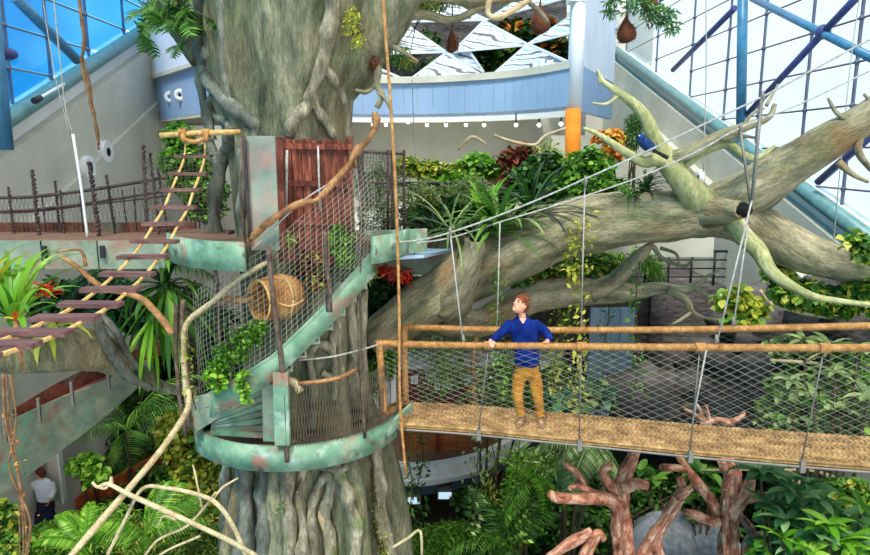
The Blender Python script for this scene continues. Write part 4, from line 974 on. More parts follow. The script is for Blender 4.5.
# ================================================================== PLANK ROPE LADDER
ladder = thing('plank_rope_ladder', 'sagging rope ladder of maroon planks climbing to the bamboo pole', 'rope ladder', W(195, 156, 9))
def build_ladder():
    st = [(194, 156.5, 35), (188, 173.5, 37.5), (181.5, 190, 39), (175, 207, 41), (165, 224, 43), (155, 241, 45.5), (143.5, 257, 49), (128, 273.5, 52), (111, 289.5, 56), (91, 304, 60), (66, 318, 64), (35, 332, 69), (0, 345, 75), (-45, 357, 82)]
    PW = .46; L_, R_ = [], []
    for i, (x, y, wd) in enumerate(st):
        d = PW * FPX / wd; a, b = W(x - wd / 2, y, d), W(x + wd / 2, y + (.6 if i % 2 else -.6), d); L_.append(a.lerp(b, .22) - Vector((0, 0, .02))); R_.append(a.lerp(b, .8) - Vector((0, 0, .02)))
        mb = MB(); mb.bar(a, b, .13, .035); o = mb.build('plank', 'plank', ladder)
    top = [W(186, 137, 9.05), W(205, 136, 9.05)]
    for Q, t in ((L_, top[0]), (R_, top[1])):
        P = smooth_path([t] + Q, 3); MB().tube(P, .016, 6).build('rope', 'rope', ladder)
build_ladder()
pole = thing('bamboo_pole', 'horizontal bamboo pole with rope lashings at the top of the plank ladder', 'pole', W(200, 134, 9.0))
MB().tube([W(160, 135.5, 9.0), W(200, 133, 9.0), W(241, 132, 9.0)], [.035, .038, .034], 10, bump=.1).build('pole', 'rope', pole)
for x in (183, 206):
    mb = MB()
    for k in range(5):
        c = W(x - 3 + k * 1.5, 133.5, 9.0); P = [c + Vector((0, .055 * math.cos(t), .055 * math.sin(t))) for t in [i * PI / 5 for i in range(11)]]; mb.tube(P, .012, 5)
    mb.tube([W(x, 134, 8.95), W(x + 1, 142, 8.93)], .03, 7, bump=.2); mb.build('lashing', 'rope_orange', pole)
MB().tube(smooth_path([W(183, 139, 8.95), W(194, 142, 8.93), W(206, 138, 8.95)], 4), .03, 8, bump=.15).build('sling', 'rope_orange', pole)

# ================================================================== ROPE BRIDGE
bridge = thing('rope_bridge', 'rope suspension bridge with woven coir floor and orange handrail ropes', 'bridge', W(600, 430, 9))
NE = smooth_path([W(398, 424, 9.15), W(470, 429, 8.95), W(540, 436, 8.72), (W(620, 444, 8.45)), W(700, 452, 8.17), (W(780, 459, 7.9)), W(870, 466, 7.6), W(960, 472, 7.3)], 8)
FE = smooth_path([W(406, 403, 9.95), W(470, 406, 9.75), W(540, 412, 9.52), (W(620, 419, 9.25)), W(700, 426, 8.97), (W(780, 432, 8.7)), W(870, 438, 8.4), W(960, 443, 8.1)], 8)
def along(P, t):
    k = t * (len(P) - 1); i = min(int(k), len(P) - 2); return P[i].lerp(P[i + 1], k - i)
def bridge_floor(s, t): 
    p = along(NE, s).lerp(along(FE, s), t); p.z += .03 * math.sin(PI * t) * -1; return p
def build_bridge():
    # support slab under the matting
    mb = MB(); n = 40
    for i in range(n + 1):
        for t in (0, 1):
            p = bridge_floor(i / n, t); mb.v += [tuple(p + Vector((0, 0, -.02))), tuple(p + Vector((0, 0, -.05)))]
    for i in range(n):
        b = i * 4
        for q in ((0, 2, 6, 4), (1, 5, 7, 3), (0, 4, 5, 1), (2, 3, 7, 6)): mb.f.append(tuple(b + k for k in q)); mb.sm.append(False)
    mb.build('deck_base', 'rope_orange', bridge)
    # woven matting: rows of short fat strands laid as chevrons
    rows = 8; cols = 118; mb = MB()
    for c in range(cols):
        for r in range(rows):
            s0 = (c + .5) / cols; t0 = r / rows; sl = .75 / cols * (1 if r % 2 else -1)
            if s0 - abs(sl) < 0 or s0 + abs(sl) > 1: continue
            a = bridge_floor(s0 - sl, t0 + .003); m = bridge_floor(s0, t0 + .5 / rows); b = bridge_floor(s0 + sl, t0 + 1 / rows - .003); m.z += .022
            mb.tube([a, m, b], [.02, .03, .02], 6)
    mb.build('woven_matting', 'rope_mat', bridge, stuff=True)
    for E, nm in ((NE, 'edge_rope'), (FE, 'edge_rope')):
        P = [p + Vector((0, 0, .0)) for p in E]; MB().tube(P, .02, 8).build(nm, 'rope_mat', bridge)
    MB().tube([p + Vector((0, -.01, -.075)) for p in NE], .018, 6).build('edge_cable', 'bracket', bridge)
    # rails
    RN = smooth_path([W(378, 343, 9.2), W(440, 345, 9.0), W(540, 346, 8.7), W(620, 347, 8.45), W(700, 347.5, 8.15), W(780, 348, 7.85), W(870, 348, 7.55), W(960, 348, 7.3)], 6)
    RF = smooth_path([W(405, 327, 9.95), W(470, 329, 9.75), W(540, 330, 9.5), W(620, 330, 9.25), W(700, 329.5, 8.95), W(780, 328, 8.7), W(870, 326, 8.35), W(960, 324, 8.1)], 6)
    for P in (RN, RF):
        rail = MB().tube(P, .04, 10).build('handrail', 'rope_orange', bridge)
        mb = MB(); n = 520
        Q = []
        for i in range(n * 3 + 1):
            s = i / (n * 3); c = along(P, s); a = s * n * .5 * 2 * PI; Q.append(c + Vector((0, math.cos(a) * .043, math.sin(a) * .043)))
        mb.tube(Q, .011, 4); mb.build('rope_wrapping', 'rope_orange', rail, stuff=True)
    # end posts
    for (x0, y0, x1, y1, d) in ((379, 341, 384, 412, 9.15), (404, 326, 406, 406, 9.9)):
        P = [W(x0, y0, d), W((x0 + x1) / 2, (y0 + y1) / 2, d), W(x1, y1, d)]; MB().tube(smooth_path(P, 10), .05, 10).build('end_post', 'rope_orange', bridge)
    MB().bar(W(384, 412, 9.15), W(404, 402, 9.9), .12, .07).build('threshold', 'twig_orange', bridge)
    # netting sides
    for P, E, nm in ((RN, NE, 'wire'), (RF, FE, 'wire_dark')):
        def sd(u, v, P=P, E=E):
            a, b = along(E, u), along(P, u); p = a.lerp(b, v); return p
        net(sd, 36, .42, .0019, 14, 'netting', nm, bridge)
    # hanger clips under the near edge and vertical stays
    for (x, yb, yt) in ((477, 431, 346), (585, 441, 347), (707, 453, 348), (828, 463, 348)):
        s = min(range(len(NE)), key=lambda i: abs((NE[i].x / NE[i].y) - (x - 435) / FPX * 1.0)); p = NE[s]
        MB().box(p + Vector((-.03, -.05, -.14)), p + Vector((.03, .02, .02))).build('clamp', 'bracket', bridge)
        r = RN[min(range(len(RN)), key=lambda i: abs(RN[i].x - p.x))]
        MB().tube([p, r], .009, 6).build('stay', 'bracket', bridge)
        mb = MB()
        for k in range(6):
            c = r + Vector((-.05 + .02 * k, 0, 0)); mb.tube([c + Vector((0, .052 * math.cos(t), .052 * math.sin(t))) for t in [i * PI / 4 for i in range(9)]], .013, 5)
        mb.build('lashing', 'rope_orange', bridge)
    return RN, RF
RN, RF = build_bridge()
cab = thing('suspension_cables', 'two long grey rope cables sweeping from the deck up to the top right', 'cable', W(385, 242, 9.3))
C1 = smooth_path([W(368, 243, 9.3), W(420, 240, 9.25), (W(470, 226, 9.15)), W(530, 203, 9.0), W(585, 179, 8.85), W(650, 150, 8.6), W(700, 126, 8.4), W(762, 97, 8.2), W(820, 66, 8.0), W(880, 34, 7.8)], 5)
C2 = smooth_path([W(368, 246, 9.95), W(440, 240, 9.9), (W(500, 222, 9.85)), W(560, 204, 9.75), W(640, 177, 9.5), W(700, 150, 9.3), W(740, 128, 9.2), W(800, 104, 9.0), W(880, 66, 8.8)], 5)
MB().tube(C1, .012, 7).build('cable', 'rope_grey', cab); MB().tube(C2, .011, 7).build('cable', 'rope_grey', cab)
for i, (x0, y0, x1, y1, d0, d1, dk) in enumerate([(450, 231, 463, 343, 9.2, 8.95, 0), (585, 179, 581, 330, 8.85, 9.4, 0), (500, 222, 497, 329, 9.85, 9.65, 0), (762, 97, 752, 200, 8.2, 8.1, 1), (752, 200, 716, 346, 8.1, 8.1, 0), (740, 128, 751, 205, 9.2, 9.1, 1), (748, 225, 733, 328, 9.1, 8.85, 0), (707, 346, 692, 425, 8.1, 8.15, 0)]):
    MB().tube([W(x0, y0, d0), W(x1, y1, d1)], .011 if not dk else .02, 6).build('hanger', 'rope_grey' if not dk else 'bracket', cab)
for (x, y, d) in ((585, 181, 8.85), (450, 232, 9.2), (762, 97, 8.2), (740, 128, 9.2), (463, 340, 8.95), (581, 324, 9.4), (716, 340, 8.1), (733, 322, 8.85)):
    p = W(x, y, d); MB().tube([p + Vector((0, 0, .07)), p + Vector((.01, 0, .0)), p + Vector((0, 0, -.09))], [.014, .03, .014], 7).build('shackle', 'bracket', cab)
def hang(label, name, pts, r, mat, cat='rope', bump=.1):
    P = smooth_path([W(*p) for p in pts], 6); o = MB().tube(P, r, 6, bump=bump, bfreq=8).build(name, mat); tag(o, label, cat); return o
hang('orange coir rope hanging beside the trunk down to the bridge head', 'hanging_rope', [(381, -30, 8.9), (386, 40, 8.9), (391, 110, 8.9), (396, 200, 8.95), (399, 300, 9.0), (400, 400, 9.0), (406, 476, 9.0)], .022, 'rope_orange')
hang('thin white rope hanging across the upper left glass', 'hanging_rope', [(52, -20, 12.5), (60, 60, 12.5), (66, 110, 12.5), (73, 134, 12.5)], .012, 'rope_grey')
hang('slim white pole slanting up past the left walkway rail', 'white_pole', [(73, 134, 9.6), (81, 185, 9.6), (88, 240, 9.6)], .02, 'white_paint', 'pole', 0)
hang('brown aerial root dangling down the left concrete wall', 'aerial_root', [(78, -10, 12), (84, 40, 12), (82, 62, 12), (88, 90, 12), (96, 125, 12), (99, 145, 12)], .03, 'root_brown', 'root', .6)
hang('thin brown aerial root beside the thicker one on the left wall', 'aerial_root', [(84, 58, 12.2), (90, 84, 12.2), (93, 110, 12.2), (99, 150, 12.2)], .014, 'root_brown', 'root', .5)
hang('thin pale wire hanging beside the left pole', 'hanging_wire', [(40, -20, 12), (54, 70, 12), (70, 135, 12)], .008, 'rope_grey', 'wire', 0)
hang('thin white line hanging in front of the right concrete wall', 'hanging_wire', [(706, -20, 14), (706, 80, 14), (703, 172, 14)], .012, 'rope_grey', 'wire', 0)
hang('thin wire hanging before the bright right glass', 'hanging_wire', [(862, -20, 11), (851, 60, 11), (840, 170, 11), (832, 260, 11)], .008, 'rope_grey', 'wire', 0)
hang('thin wire hanging from nest to skylight at top centre', 'hanging_wire', [(412, 80, 12), (414, 130, 12), (416, 165, 12)], .008, 'rope_grey', 'wire', 0)

# ================================================================== FURNISHINGS, NESTS, POT, BIRD
def basket():
    c = W(279, 297, 8.72); t = thing('straw_pot', 'round straw coloured hollow pot lying on its side in the stair netting', 'pot', c)
    ax = Vector((-.70, -.71, .0)).normalized(); q = ax.to_track_quat('Z', 'Y').to_matrix().to_4x4(); T = Matrix.Translation(c) @ q
    o = [(.02, -.33), (.12, -.32), (.20, -.28), (.262, -.19), (.29, -.06), (.29, .06), (.275, .18), (.272, .27), (.27, .30), (.255, .31), (.24, .29), (.25, .15), (.25, 0), (.22, -.18), (.1, -.26), (.01, -.27)]
    MB().lathe(o, 40, T, jit=.05).build('body', 'wicker', t)
    for z, r in ((.30, .268), (-.02, .298)):
        mb = MB(); mb.tube([T @ Vector((r * math.cos(a), r * math.sin(a), z)) for a in [i * PI / 16 for i in range(33)]], .014, 6); mb.build('band', 'rope', t)
    b = MB(); branch(b, [(222, 299, 8.6, 3), (238, 300, 8.6, 4), (250, 299, 8.6, 5), (256, 299, 8.6, 3)], 4, 8, .3); b.build('perch', 'twig_orange', t)
    b = MB(); b.tube(smooth_path([W(276, 302, 8.4), W(290, 306, 8.4), (W(304, 300, 8.5))], 4), .012, 6); b.build('tie_rope', 'rope', t)
basket()
def nest(px, py, d, rx, rz, label, top):
    c = W(px, py, d); k = d / FPX; t = thing('woven_nest', label, 'nest', c, 'weaver nests hanging from the canopy'); T = Matrix.Translation(c); rx *= k; rz *= k
    MB().lathe([(.001, -rz), (rx * .55, -rz * .92), (rx * .92, -rz * .6), (rx, -rz * .2), (rx * .8, rz * .25), (rx * .45, rz * .62), (rx * .2, rz * .9), (rx * .08, rz * 1.2)], 18, T, jit=.3).build('body', 'nest', t)
    mb = MB(); rr = random.Random(int(px))
    for i in range(60):
        a = rr.uniform(0, 6.28); z = rr.uniform(-.8, .4) * rz; r = rx * (1 - .5 * abs(z / rz)) * .95; p = c + Vector((r * math.cos(a), r * math.sin(a), z)); mb.tube([p, p + Vector((math.cos(a) * .04, math.sin(a) * .04, rr.uniform(-.08, .04)))], .004, 3)
    mb.build('loose_fibres', 'nest', t, stuff=True)
    MB().tube([c + Vector((0, 0, rz)), W(px + 1, top, d)], .012, 5).build('cord', 'darkstem', t)
nest(540, 20, 11.5, 9, 13, 'large brown hanging nest left of the white column top', -40)
nest(452, 41, 11.5, 6, 11, 'small brown nest hanging before the middle of the skylight', -40)
nest(373, 61, 9.6, 5, 9, 'smallest brown nest hanging close to the trunk', 30)
nest(626, 30, 11.5, 9, 12, 'round brown nest hanging under leaves right of the white column', -30)
nest(649, 2, 11.5, 8, 9, 'brown nest partly cut off by the top edge of the picture', -30)
hang('thin twig hanging over the skylight at the top', 'hanging_twig', [(452, 28, 11.5), (452, -30, 11.5)], .008, 'darkstem', 'twig')

def counters():
    t = thing('service_counter', 'white topped counter with maroon front and white boards behind the bridge', 'counter', W(430, 430, 15.5)); z0 = W(430, 372, 15.5).z
    A, B = W(398, 366, 15.5), W(560, 360, 17.0)
    MB().prism([A, B, B + Vector((.3, .9, 0)), A + Vector((0, .9, 0))], (0, 0, -.10)).build('worktop', 'white_paint', t)
    MB().prism([W(398, 352, 16.5), W(560, 350, 18), W(560, 350, 18) + Vector((0, .1, 0)), W(398, 352, 16.5) + Vector((0, .1, 0))], (0, 0, -.35)).build('back_board', 'blue_panel', t)
    for i in range(9):
        a, b = i / 9 + .004, (i + 1) / 9 - .004; p, q = A.lerp(B, a), A.lerp(B, b); p = p + Vector((0, .12, -.1)); q = q + Vector((0, .12, -.1))
        MB().prism([p, q, q + Vector((0, .05, 0)), p + Vector((0, .05, 0))], (0, 0, -1.25)).build('front_panel', 'maroon', t)
    for i, (x0, x1, y0, y1, d) in enumerate([(411, 418, 376, 384, 15), (434, 452, 380, 390, 15), (464, 479, 375, 385, 15.3), (494, 508, 373, 382, 15.5), (540, 560, 362, 372, 15.8), (426, 436, 372, 380, 15)]):
        a, b = W(x0, y1, d), W(x1, y0, d); MB().box((a.x, d, a.z), (b.x, d + .03, b.z)).build('notice_board', 'white_paint', t)
    k = thing('curved_kiosk', 'curved white parapet platform with brown wood panels tinted as lit orange below the rope bridge', 'kiosk', W(450, 470, 15.2))
    P = [(372, 15.0), (395, 14.6), (420, 14.5), (450, 14.7), (480, 15.1), (505, 15.8), (530, 16.8), (555, 18.2)]; z1 = W(420, 468, 14.5).z
    pl = smooth_path([Vector((W(x, 460, d).x, d, 0)) for x, d in P], 3)
    def band(za, zb, off, th, mat, nm):
        mb = MB()
        for a, b in zip(pl[:-1], pl[1:]): mb.prism([(a.x, a.y + off, za), (b.x, b.y + off, za), (b.x, b.y + off, zb), (a.x, a.y + off, zb)], (0, th, 0))
        mb.build(nm, mat, k)
    band(z1 - .3, z1, 0, .3, 'white_paint', 'parapet'); band(z1 - .4, z1 - .3, -.1, .4, 'concrete_lt', 'ledge'); band(z1 - .8, z1 - .4, .25, .2, 'lower_blue', 'lower_band')
    mb = MB(); mb.prism([(p.x, p.y + .3, 0) for p in pl] + [(pl[-1].x, 20, 0), (pl[0].x, 20, 0)], (0, 0, .1)); o = mb.build('floor_plate', 'grate', k); o.location.z += z1 - .3
    for i in range(4):
        x0, x1 = 402 + i * 18.5, 402 + i * 18.5 + 18.1; a, b = W(x0, 425, 15.9), W(x1, 425, 15.9)
        MB().box((a.x, 15.9, z1 - .3), (b.x, 15.98, a.z)).build('wood_panel', 'orange_lit_wood', k)
    for x in (438, 402, 476): MB().box((W(x - 1.3, 425, 15.8).x, 15.75, z1 - .3), (W(x + 1.3, 425, 15.8).x, 15.88, W(438, 395, 15.8).z)).build('post', 'maroon', k)
    for x, y, d in ((413, 500, 14.5), (445, 495, 14.6)):
        g = thing('floodlight', 'square white floodlight under the kiosk, ' + ('left' if x == 413 else 'right') + ' one of the pair', 'light', W(x, y, d)); c = W(x, y, d)
        MB().box(c + Vector((-.18, .0, -.12)), c + Vector((.18, .2, .12))).build('housing', 'bracket', g); MB().box(c + Vector((-.15, -.02, -.09)), c + Vector((.15, .0, .07))).build('lamp_face', 'lamp_face', g)
        MB().box(c + Vector((-.16, 0, .12)), c + Vector((.16, .4, .2))).build('bracket', 'bracket', g)
    s = MB().box(W(388, 545, 17.5), W(388, 545, 17.5) + Vector((3.4, .2, 0)) + Vector((0, 0, 1.5))).build('recess_shade_slab', 'void'); struct(s, 'black slab painted as the shade under the curved kiosk', 'shade_slab')  # solid black slab stands in for the shade below the platform
    # white pleated planter near landing
    pt = thing('slatted_planter', 'pale ribbed planter box under the climbing leaves beside the landing', 'planter', W(376, 410, 10.6))
    for i in range(8):
        a = W(352 + i * 5.6, 408, 10.6); b = W(352 + i * 5.6, 370, 10.6); MB().box((a.x, 10.6 - .03 * (i % 2), a.z), (a.x + .075, 10.75, b.z)).build('slat', 'concrete_lt', pt)
counters()
pl_ = thing('lean_panel', 'grey upright panel beside the crouching visitor at lower left', 'panel', W(60, 500, 13.2))
MB().box((W(48, 500, 13.2).x, 13.3, W(48, 503, 13.2).z), (W(61, 500, 13.2).x, 13.4, W(48, 440, 13.2).z)).build('panel', 'beige', pl_)
MB().box((W(60, 500, 13.2).x, 13.25, W(48, 505, 13.2).z), (W(62, 500, 13.2).x, 13.4, W(48, 438, 13.2).z)).build('edge_strip', 'white_paint', pl_)
mb = MB(); P = smooth_path([W(60, 506, 14.3), W(90, 492, 14.6), W(130, 470, 15.2), W(170, 448, 16), W(210, 435, 17)], 5)
for a, b in zip(P[:-1], P[1:]): mb.prism([a, b, b + Vector((0, .3, 0)), a + Vector((0, .3, 0))], (0, 0, -.42))
o = mb.build('terracotta_kerb', 'terra'); tag(o, 'curved terracotta kerb wall among the lower left planting', 'kerb')
mb = MB(); mb.ellipsoid(W(662, 547, 11.6), (.72, .55, .62), 20, 14, jit=.5, seed=3, freq=1.4); o = mb.build('boulder', 'boulder'); tag(o, 'large smooth blue grey boulder between the two red stumps', 'rock')
mb = MB(); mb.ellipsoid(W(716, 552, 11.5), (.55, .5, .5), 20, 14, jit=.5, seed=8, freq=1.4); o = mb.build('boulder', 'boulder'); tag(o, 'darker blue grey boulder behind the right red stump', 'rock')
mb = MB(); mb.ellipsoid(W(640, 395, 14.5), (.9, .8, .5), 20, 14, jit=.7, seed=5, freq=2); o = mb.build('rock_mound', 'greywall'); tag(o, 'brown rock mound behind the netting below the blue board screen', 'rock')
gr = MB().prism([W(806, 505, 11.5), W(812, 470, 13), W(862, 474, 13), W(866, 500, 11.5)], (0, 0, -.08)).build('green_roof_panel', 'copper'); tag(gr, 'dull green sloping roof panel among the lower right leaves', 'roof')

# red barked stumps
def stump(label, name, brs, base):
    t = thing(name, label, 'tree stump', base)
    for i, b in enumerate(brs):
        mb = MB(); branch(mb, b, 6, 16 if i < 2 else 12, .28, i + int(b[0][0]), .05, 4); mb.build('trunk' if i == 0 else 'branch', 'redbark', t)
    return t
stump('red barked bare stump with stubby forked arms left of the boulder', 'red_barked_tree', [[(628, 800, 9.6, 16), (626, 620, 9.6, 14), (624, 555, 9.6, 12), (621, 520, 9.6, 11), (620, 495, 9.6, 10), (626, 475, 9.6, 8), (632, 460, 9.6, 6.5), (637, 448, 9.6, 5)],
    [(620, 505, 9.55, 9), (606, 499, 9.4, 8), (588, 498, 9.2, 6.5), (570, 499, 9.1, 6), (556, 497, 9.0, 6), (549, 493, 9.0, 4)], [(600, 498, 9.4, 5), (588, 490, 9.3, 4), (578, 486, 9.2, 3.5), (570, 488, 9.1, 3)], [(588, 496, 9.3, 4), (580, 478, 9.3, 3.5), (568, 466, 9.3, 3.5), (565, 462, 9.3, 3)], [(616, 492, 9.6, 7), (606, 480, 9.6, 5.5), (604, 470, 9.6, 4.5), (612, 464, 9.6, 4)],
    [(624, 488, 9.5, 7), (636, 484, 9.4, 6), (648, 486, 9.3, 5)], [(638, 575, 9.5, 9), (648, 548, 9.5, 8), (660, 528, 9.4, 7), (674, 506, 9.4, 6.5), (682, 490, 9.4, 6), (680, 478, 9.4, 4.5)], [(676, 500, 9.4, 5), (686, 492, 9.3, 5), (692, 487, 9.3, 3.5)], [(548, 560, 9, 5), (566, 545, 9, 6), (580, 538, 9, 6), (592, 530, 9, 4)], [(582, 565, 9, 8), (590, 546, 9, 7), (598, 534, 9, 5), (604, 540, 9, 3)], [(660, 560, 9.4, 6), (656, 540, 9.4, 5)]], W(628, 800, 9.6))
stump('red barked bare stump with a split trunk standing right of the boulder', 'red_barked_tree', [[(735, 800, 9.8, 15), (731, 620, 9.8, 13), (729, 555, 9.7, 11), (729, 520, 9.7, 10), (733, 492, 9.7, 11), (733, 472, 9.7, 9), (728, 458, 9.7, 6)], [(728, 515, 9.6, 9), (744, 496, 9.6, 8), (748, 486, 9.6, 6), (752, 478, 9.5, 4)], [(720, 514, 9.7, 7), (708, 497, 9.7, 6), (694, 478, 9.7, 5), (682, 462, 9.7, 4), (678, 454, 9.7, 3.5)],
    [(690, 472, 9.7, 3.5), (678, 468, 9.6, 4), (662, 468, 9.5, 4)], [(722, 522, 9.6, 6), (708, 520, 9.5, 5.5), (694, 514, 9.4, 5), (685, 511, 9.4, 4)], [(745, 500, 9.7, 5), (760, 497, 9.8, 5), (772, 495, 9.8, 4)], [(748, 575, 9.7, 8), (748, 548, 9.6, 6), (752, 532, 9.6, 5), (742, 518, 9.6, 4), (737, 504, 9.6, 3)], [(726, 560, 9.5, 4), (725, 520, 9.5, 3.5), (726, 490, 9.5, 3)], [(748, 535, 9.6, 5), (764, 536, 9.6, 5)], [(724, 470, 9.6, 5), (721, 460, 9.6, 4)]], W(735, 800, 9.8))
t = thing('bare_brush', 'bare pinkish twigs poking up just behind the right end of the woven floor', 'branch', W(715, 420, 10))
for i, b in enumerate([[(712, 440, 10, 5), (706, 424, 10, 3), (694, 414, 10, 2), (684, 409, 10, 1.5)], [(705, 424, 10, 3), (700, 410, 10, 2), (697, 404, 10, 1.2)], [(710, 430, 10, 4), (708, 414, 10, 2), (706, 406, 10, 1.5)], [(700, 424, 10, 3), (716, 420, 10, 4), (728, 422, 10, 4), (738, 420, 10, 3)], [(728, 424, 10, 3), (742, 416, 10, 3), (744, 412, 10, 2)]]):
    mb = MB(); branch(mb, b, 4, 7, .2, i); mb.build('branch', 'redbark', t)

# pale foreground sticks at lower left
def sticks(label, name, brs, mat='twig', cat='branch'):
    t = thing(name, label, cat, W(*brs[0][0][:3]))
    for i, b in enumerate(brs): mb = MB(); branch(mb, b, 5, 8, .12, i + 3); mb.build('stick', mat, t)
    return t
sticks('long thick pale stick leaning from the bottom edge up to the stair netting', 'leaning_stick', [[(62, 566, 6.2, 3.4), (100, 522, 6.6, 3.6), (132, 485, 7, 3.6), (158, 454, 7.4, 3.4), (178, 426, 7.9, 3.2), (188, 408, 8.3, 3.2), (189, 390, 8.5, 3)]])
sticks('pale bent stick crossing from the left kerb down to the bottom right', 'crossing_stick', [[(92, 482, 6.8, 1.6), (98, 487, 6.8, 1.8), (108, 484, 6.8, 2.2), (128, 494, 6.7, 2.6), (150, 504, 6.7, 2.8), (190, 522, 6.6, 2.8), (228, 540, 6.5, 2.8), (256, 556, 6.4, 2.8)], [(112, 484, 6.8, 2), (111, 477, 6.8, 1.6)], [(98, 487, 6.8, 1.6), (106, 488, 6.8, 1.6), (112, 478, 6.8, 1.4)]])
sticks('pale arched twig spanning the lower left above the palm', 'arched_twig', [[(104, 562, 7, 1.8), (124, 522, 7, 1.8), (142, 489, 7, 2), (166, 488, 7, 2.1), (196, 494, 7, 2.2), (216, 503, 7, 2.4), (232, 524, 7, 2.6), (246, 556, 7, 2.6)]])
sticks('fan of thin pale twigs at the bottom beside the trunk', 'thin_twigs', [[(140, 562, 7.1, 1.2), (158, 540, 7.1, 1.3), (184, 528, 7.1, 1.5), (198, 515, 7.1, 1.5), (210, 500, 7.1, 1.4), (216, 492, 7.1, 1)], [(158, 556, 7, 1.2), (172, 548, 7, 1.3), (200, 536, 7, 1.4)], [(176, 520, 7.1, 1.2), (164, 516, 7.1, 1.1), (158, 526, 7.1, 1)], [(202, 508, 7.1, 1.2), (196, 478, 7.2, 1.2), (193, 465, 7.3, 1)], [(213, 500, 7.1, 1.2), (222, 488, 7.2, 1.2), (238, 478, 7.3, 1)]])
sticks('bent orange brown branch arching behind the plank ladder', 'bent_branch', [[(60, 256, 8.6, 2), (76, 266, 8.6, 2.6), (92, 280, 8.6, 3), (104, 288, 8.6, 3), (120, 292, 8.5, 2.6)], [(56, 252, 8.6, 1), (80, 250, 8.6, 1.5), (86, 266, 8.6, 2)], [(120, 292, 8.5, 3), (140, 298, 8.5, 3.6), (152, 308, 8.5, 3.8), (164, 322, 8.5, 4), (172, 334, 8.5, 3.5)]], 'twig_orange')
sticks('pale zigzag stick standing at the bottom right of the trunk', 'zigzag_stick', [[(392, 548, 8.8, 1.6), (408, 538, 8.8, 1.6), (420, 531, 8.8, 1.6), (422, 556, 8.8, 1.4)]])
sticks('thin pale bare branches lying along the beige wall above the terrace plants', 'bare_twigs', [[(458, 150, 13, 1.2), (472, 137, 13, 1.6), (486, 144, 13, 1.2)], [(494, 135, 13, 1.2), (510, 141, 13, 1.6), (534, 145, 13, 1.6), (545, 136, 13, 1.4), (566, 128, 13, 1.2)], [(534, 145, 13, 1.2), (541, 150, 13, 1)]])
sticks('tangle of dry brown branches behind the right netting', 'dry_branches', [[(760, 290, 10.8, 1.5), (772, 304, 10.8, 1.8), (800, 312, 10.8, 2), (830, 318, 10.8, 1.6)], [(770, 360, 10.6, 1.4), (800, 362, 10.6, 2), (832, 366, 10.6, 1.8), (870, 378, 10.5, 1.6)], [(820, 376, 10.6, 1.6), (842, 356, 10.6, 1.4), (860, 350, 10.6, 1.2)], [(800, 364, 10.6, 1.2), (826, 350, 10.6, 1.4), (850, 345, 10.6, 1)], [(700, 470, 11, 1), (800, 470, 10.6, 1.6), (830, 476, 10.5, 2.2), (858, 490, 10.4, 2)], [(800, 478, 10, 1.2), (796, 495, 10, 1), (790, 470, 10, 1.4)]])

# ---- bird
def bird():
    c = W(646, 144, 10.05); t = thing('blue_bird', 'glossy blue bird with a long dark tail perched on the lichen covered branch', 'bird', W(648, 153, 10.05))
    q = Matrix.Rotation(math.radians(42), 4, 'Y'); mb = MB(); mb.ellipsoid(c, (.14, .075, .085), 16, 12, mtx=q); mb.ellipsoid(c + Vector((-.09, -.03, .10)), (.06, .055, .055), 12, 10); mb.tube([c + Vector((-.1, -.01, .02)), c + Vector((-.09, -.03, .09))], .05, 10)
    o = mb.build('body', 'bird_blue', t); r = o.modifiers.new('r', 'REMESH'); r.mode = 'VOXEL'; r.voxel_size = .012; r.use_smooth_shade = True
    MB().tube([c + Vector((-.14, -.05, .10)), c + Vector((-.19, -.07, .09))], [.018, .003], 8).build('beak', 'bird_dark', t)
    tip = W(668, 158, 10.05)
    for k in (-1, 0, 1): MB().bar(c + Vector((.07, 0, -.07)), tip + Vector((0, k * .02, -.01 * k)), .02, .035).build('tail_feather', 'bird_dark', t)
    for s in (-1, 1):
        MB().ellipsoid(c + Vector((.03, s * .065, -.01)), (.12, .02, .06), 12, 8, mtx=q).build('wing', 'bird_blue', t)
        MB().tube([c + Vector((0, s * .03, -.06)), c + Vector((0, s * .03, -.13))], .008, 5).build('leg', 'bird_dark', t)
        MB().ellipsoid(c + Vector((-.125, -.03 + s * .045, .115)), (.01, .01, .01), 6, 5).build('eye', 'white_paint', t)
bird()

# ================================================================== PEOPLE
def remeshed(mb, name, mat, parent, vox, it=3):
    o = mb.build(name, mat, parent); r = o.modifiers.new('remesh', 'REMESH'); r.mode = 'VOXEL'; r.voxel_size = vox; r.use_smooth_shade = True
    s = o.modifiers.new('smooth', 'SMOOTH'); s.factor = .5; s.iterations = it; return o
def loft(mb, secs, sides=20):
    """secs: (centre, rx, ry)"""
    base = len(mb.v)
    for c, rx, ry in secs:
        for k in range(sides): a = 2 * PI * k / sides; mb.v.append((c.x + rx * math.cos(a), c.y + ry * math.sin(a), c.z))
    n = len(secs)
    for i in range(n - 1):
        for k in range(sides): k2 = (k + 1) % sides; mb.f.append((base + i * sides + k, base + i * sides + k2, base + (i + 1) * sides + k2, base + (i + 1) * sides + k)); mb.sm.append(True)
    mb.f.append(tuple(base + k for k in range(sides))[::-1]); mb.sm.append(False); mb.f.append(tuple(base + (n - 1) * sides + k for k in range(sides))); mb.sm.append(False)
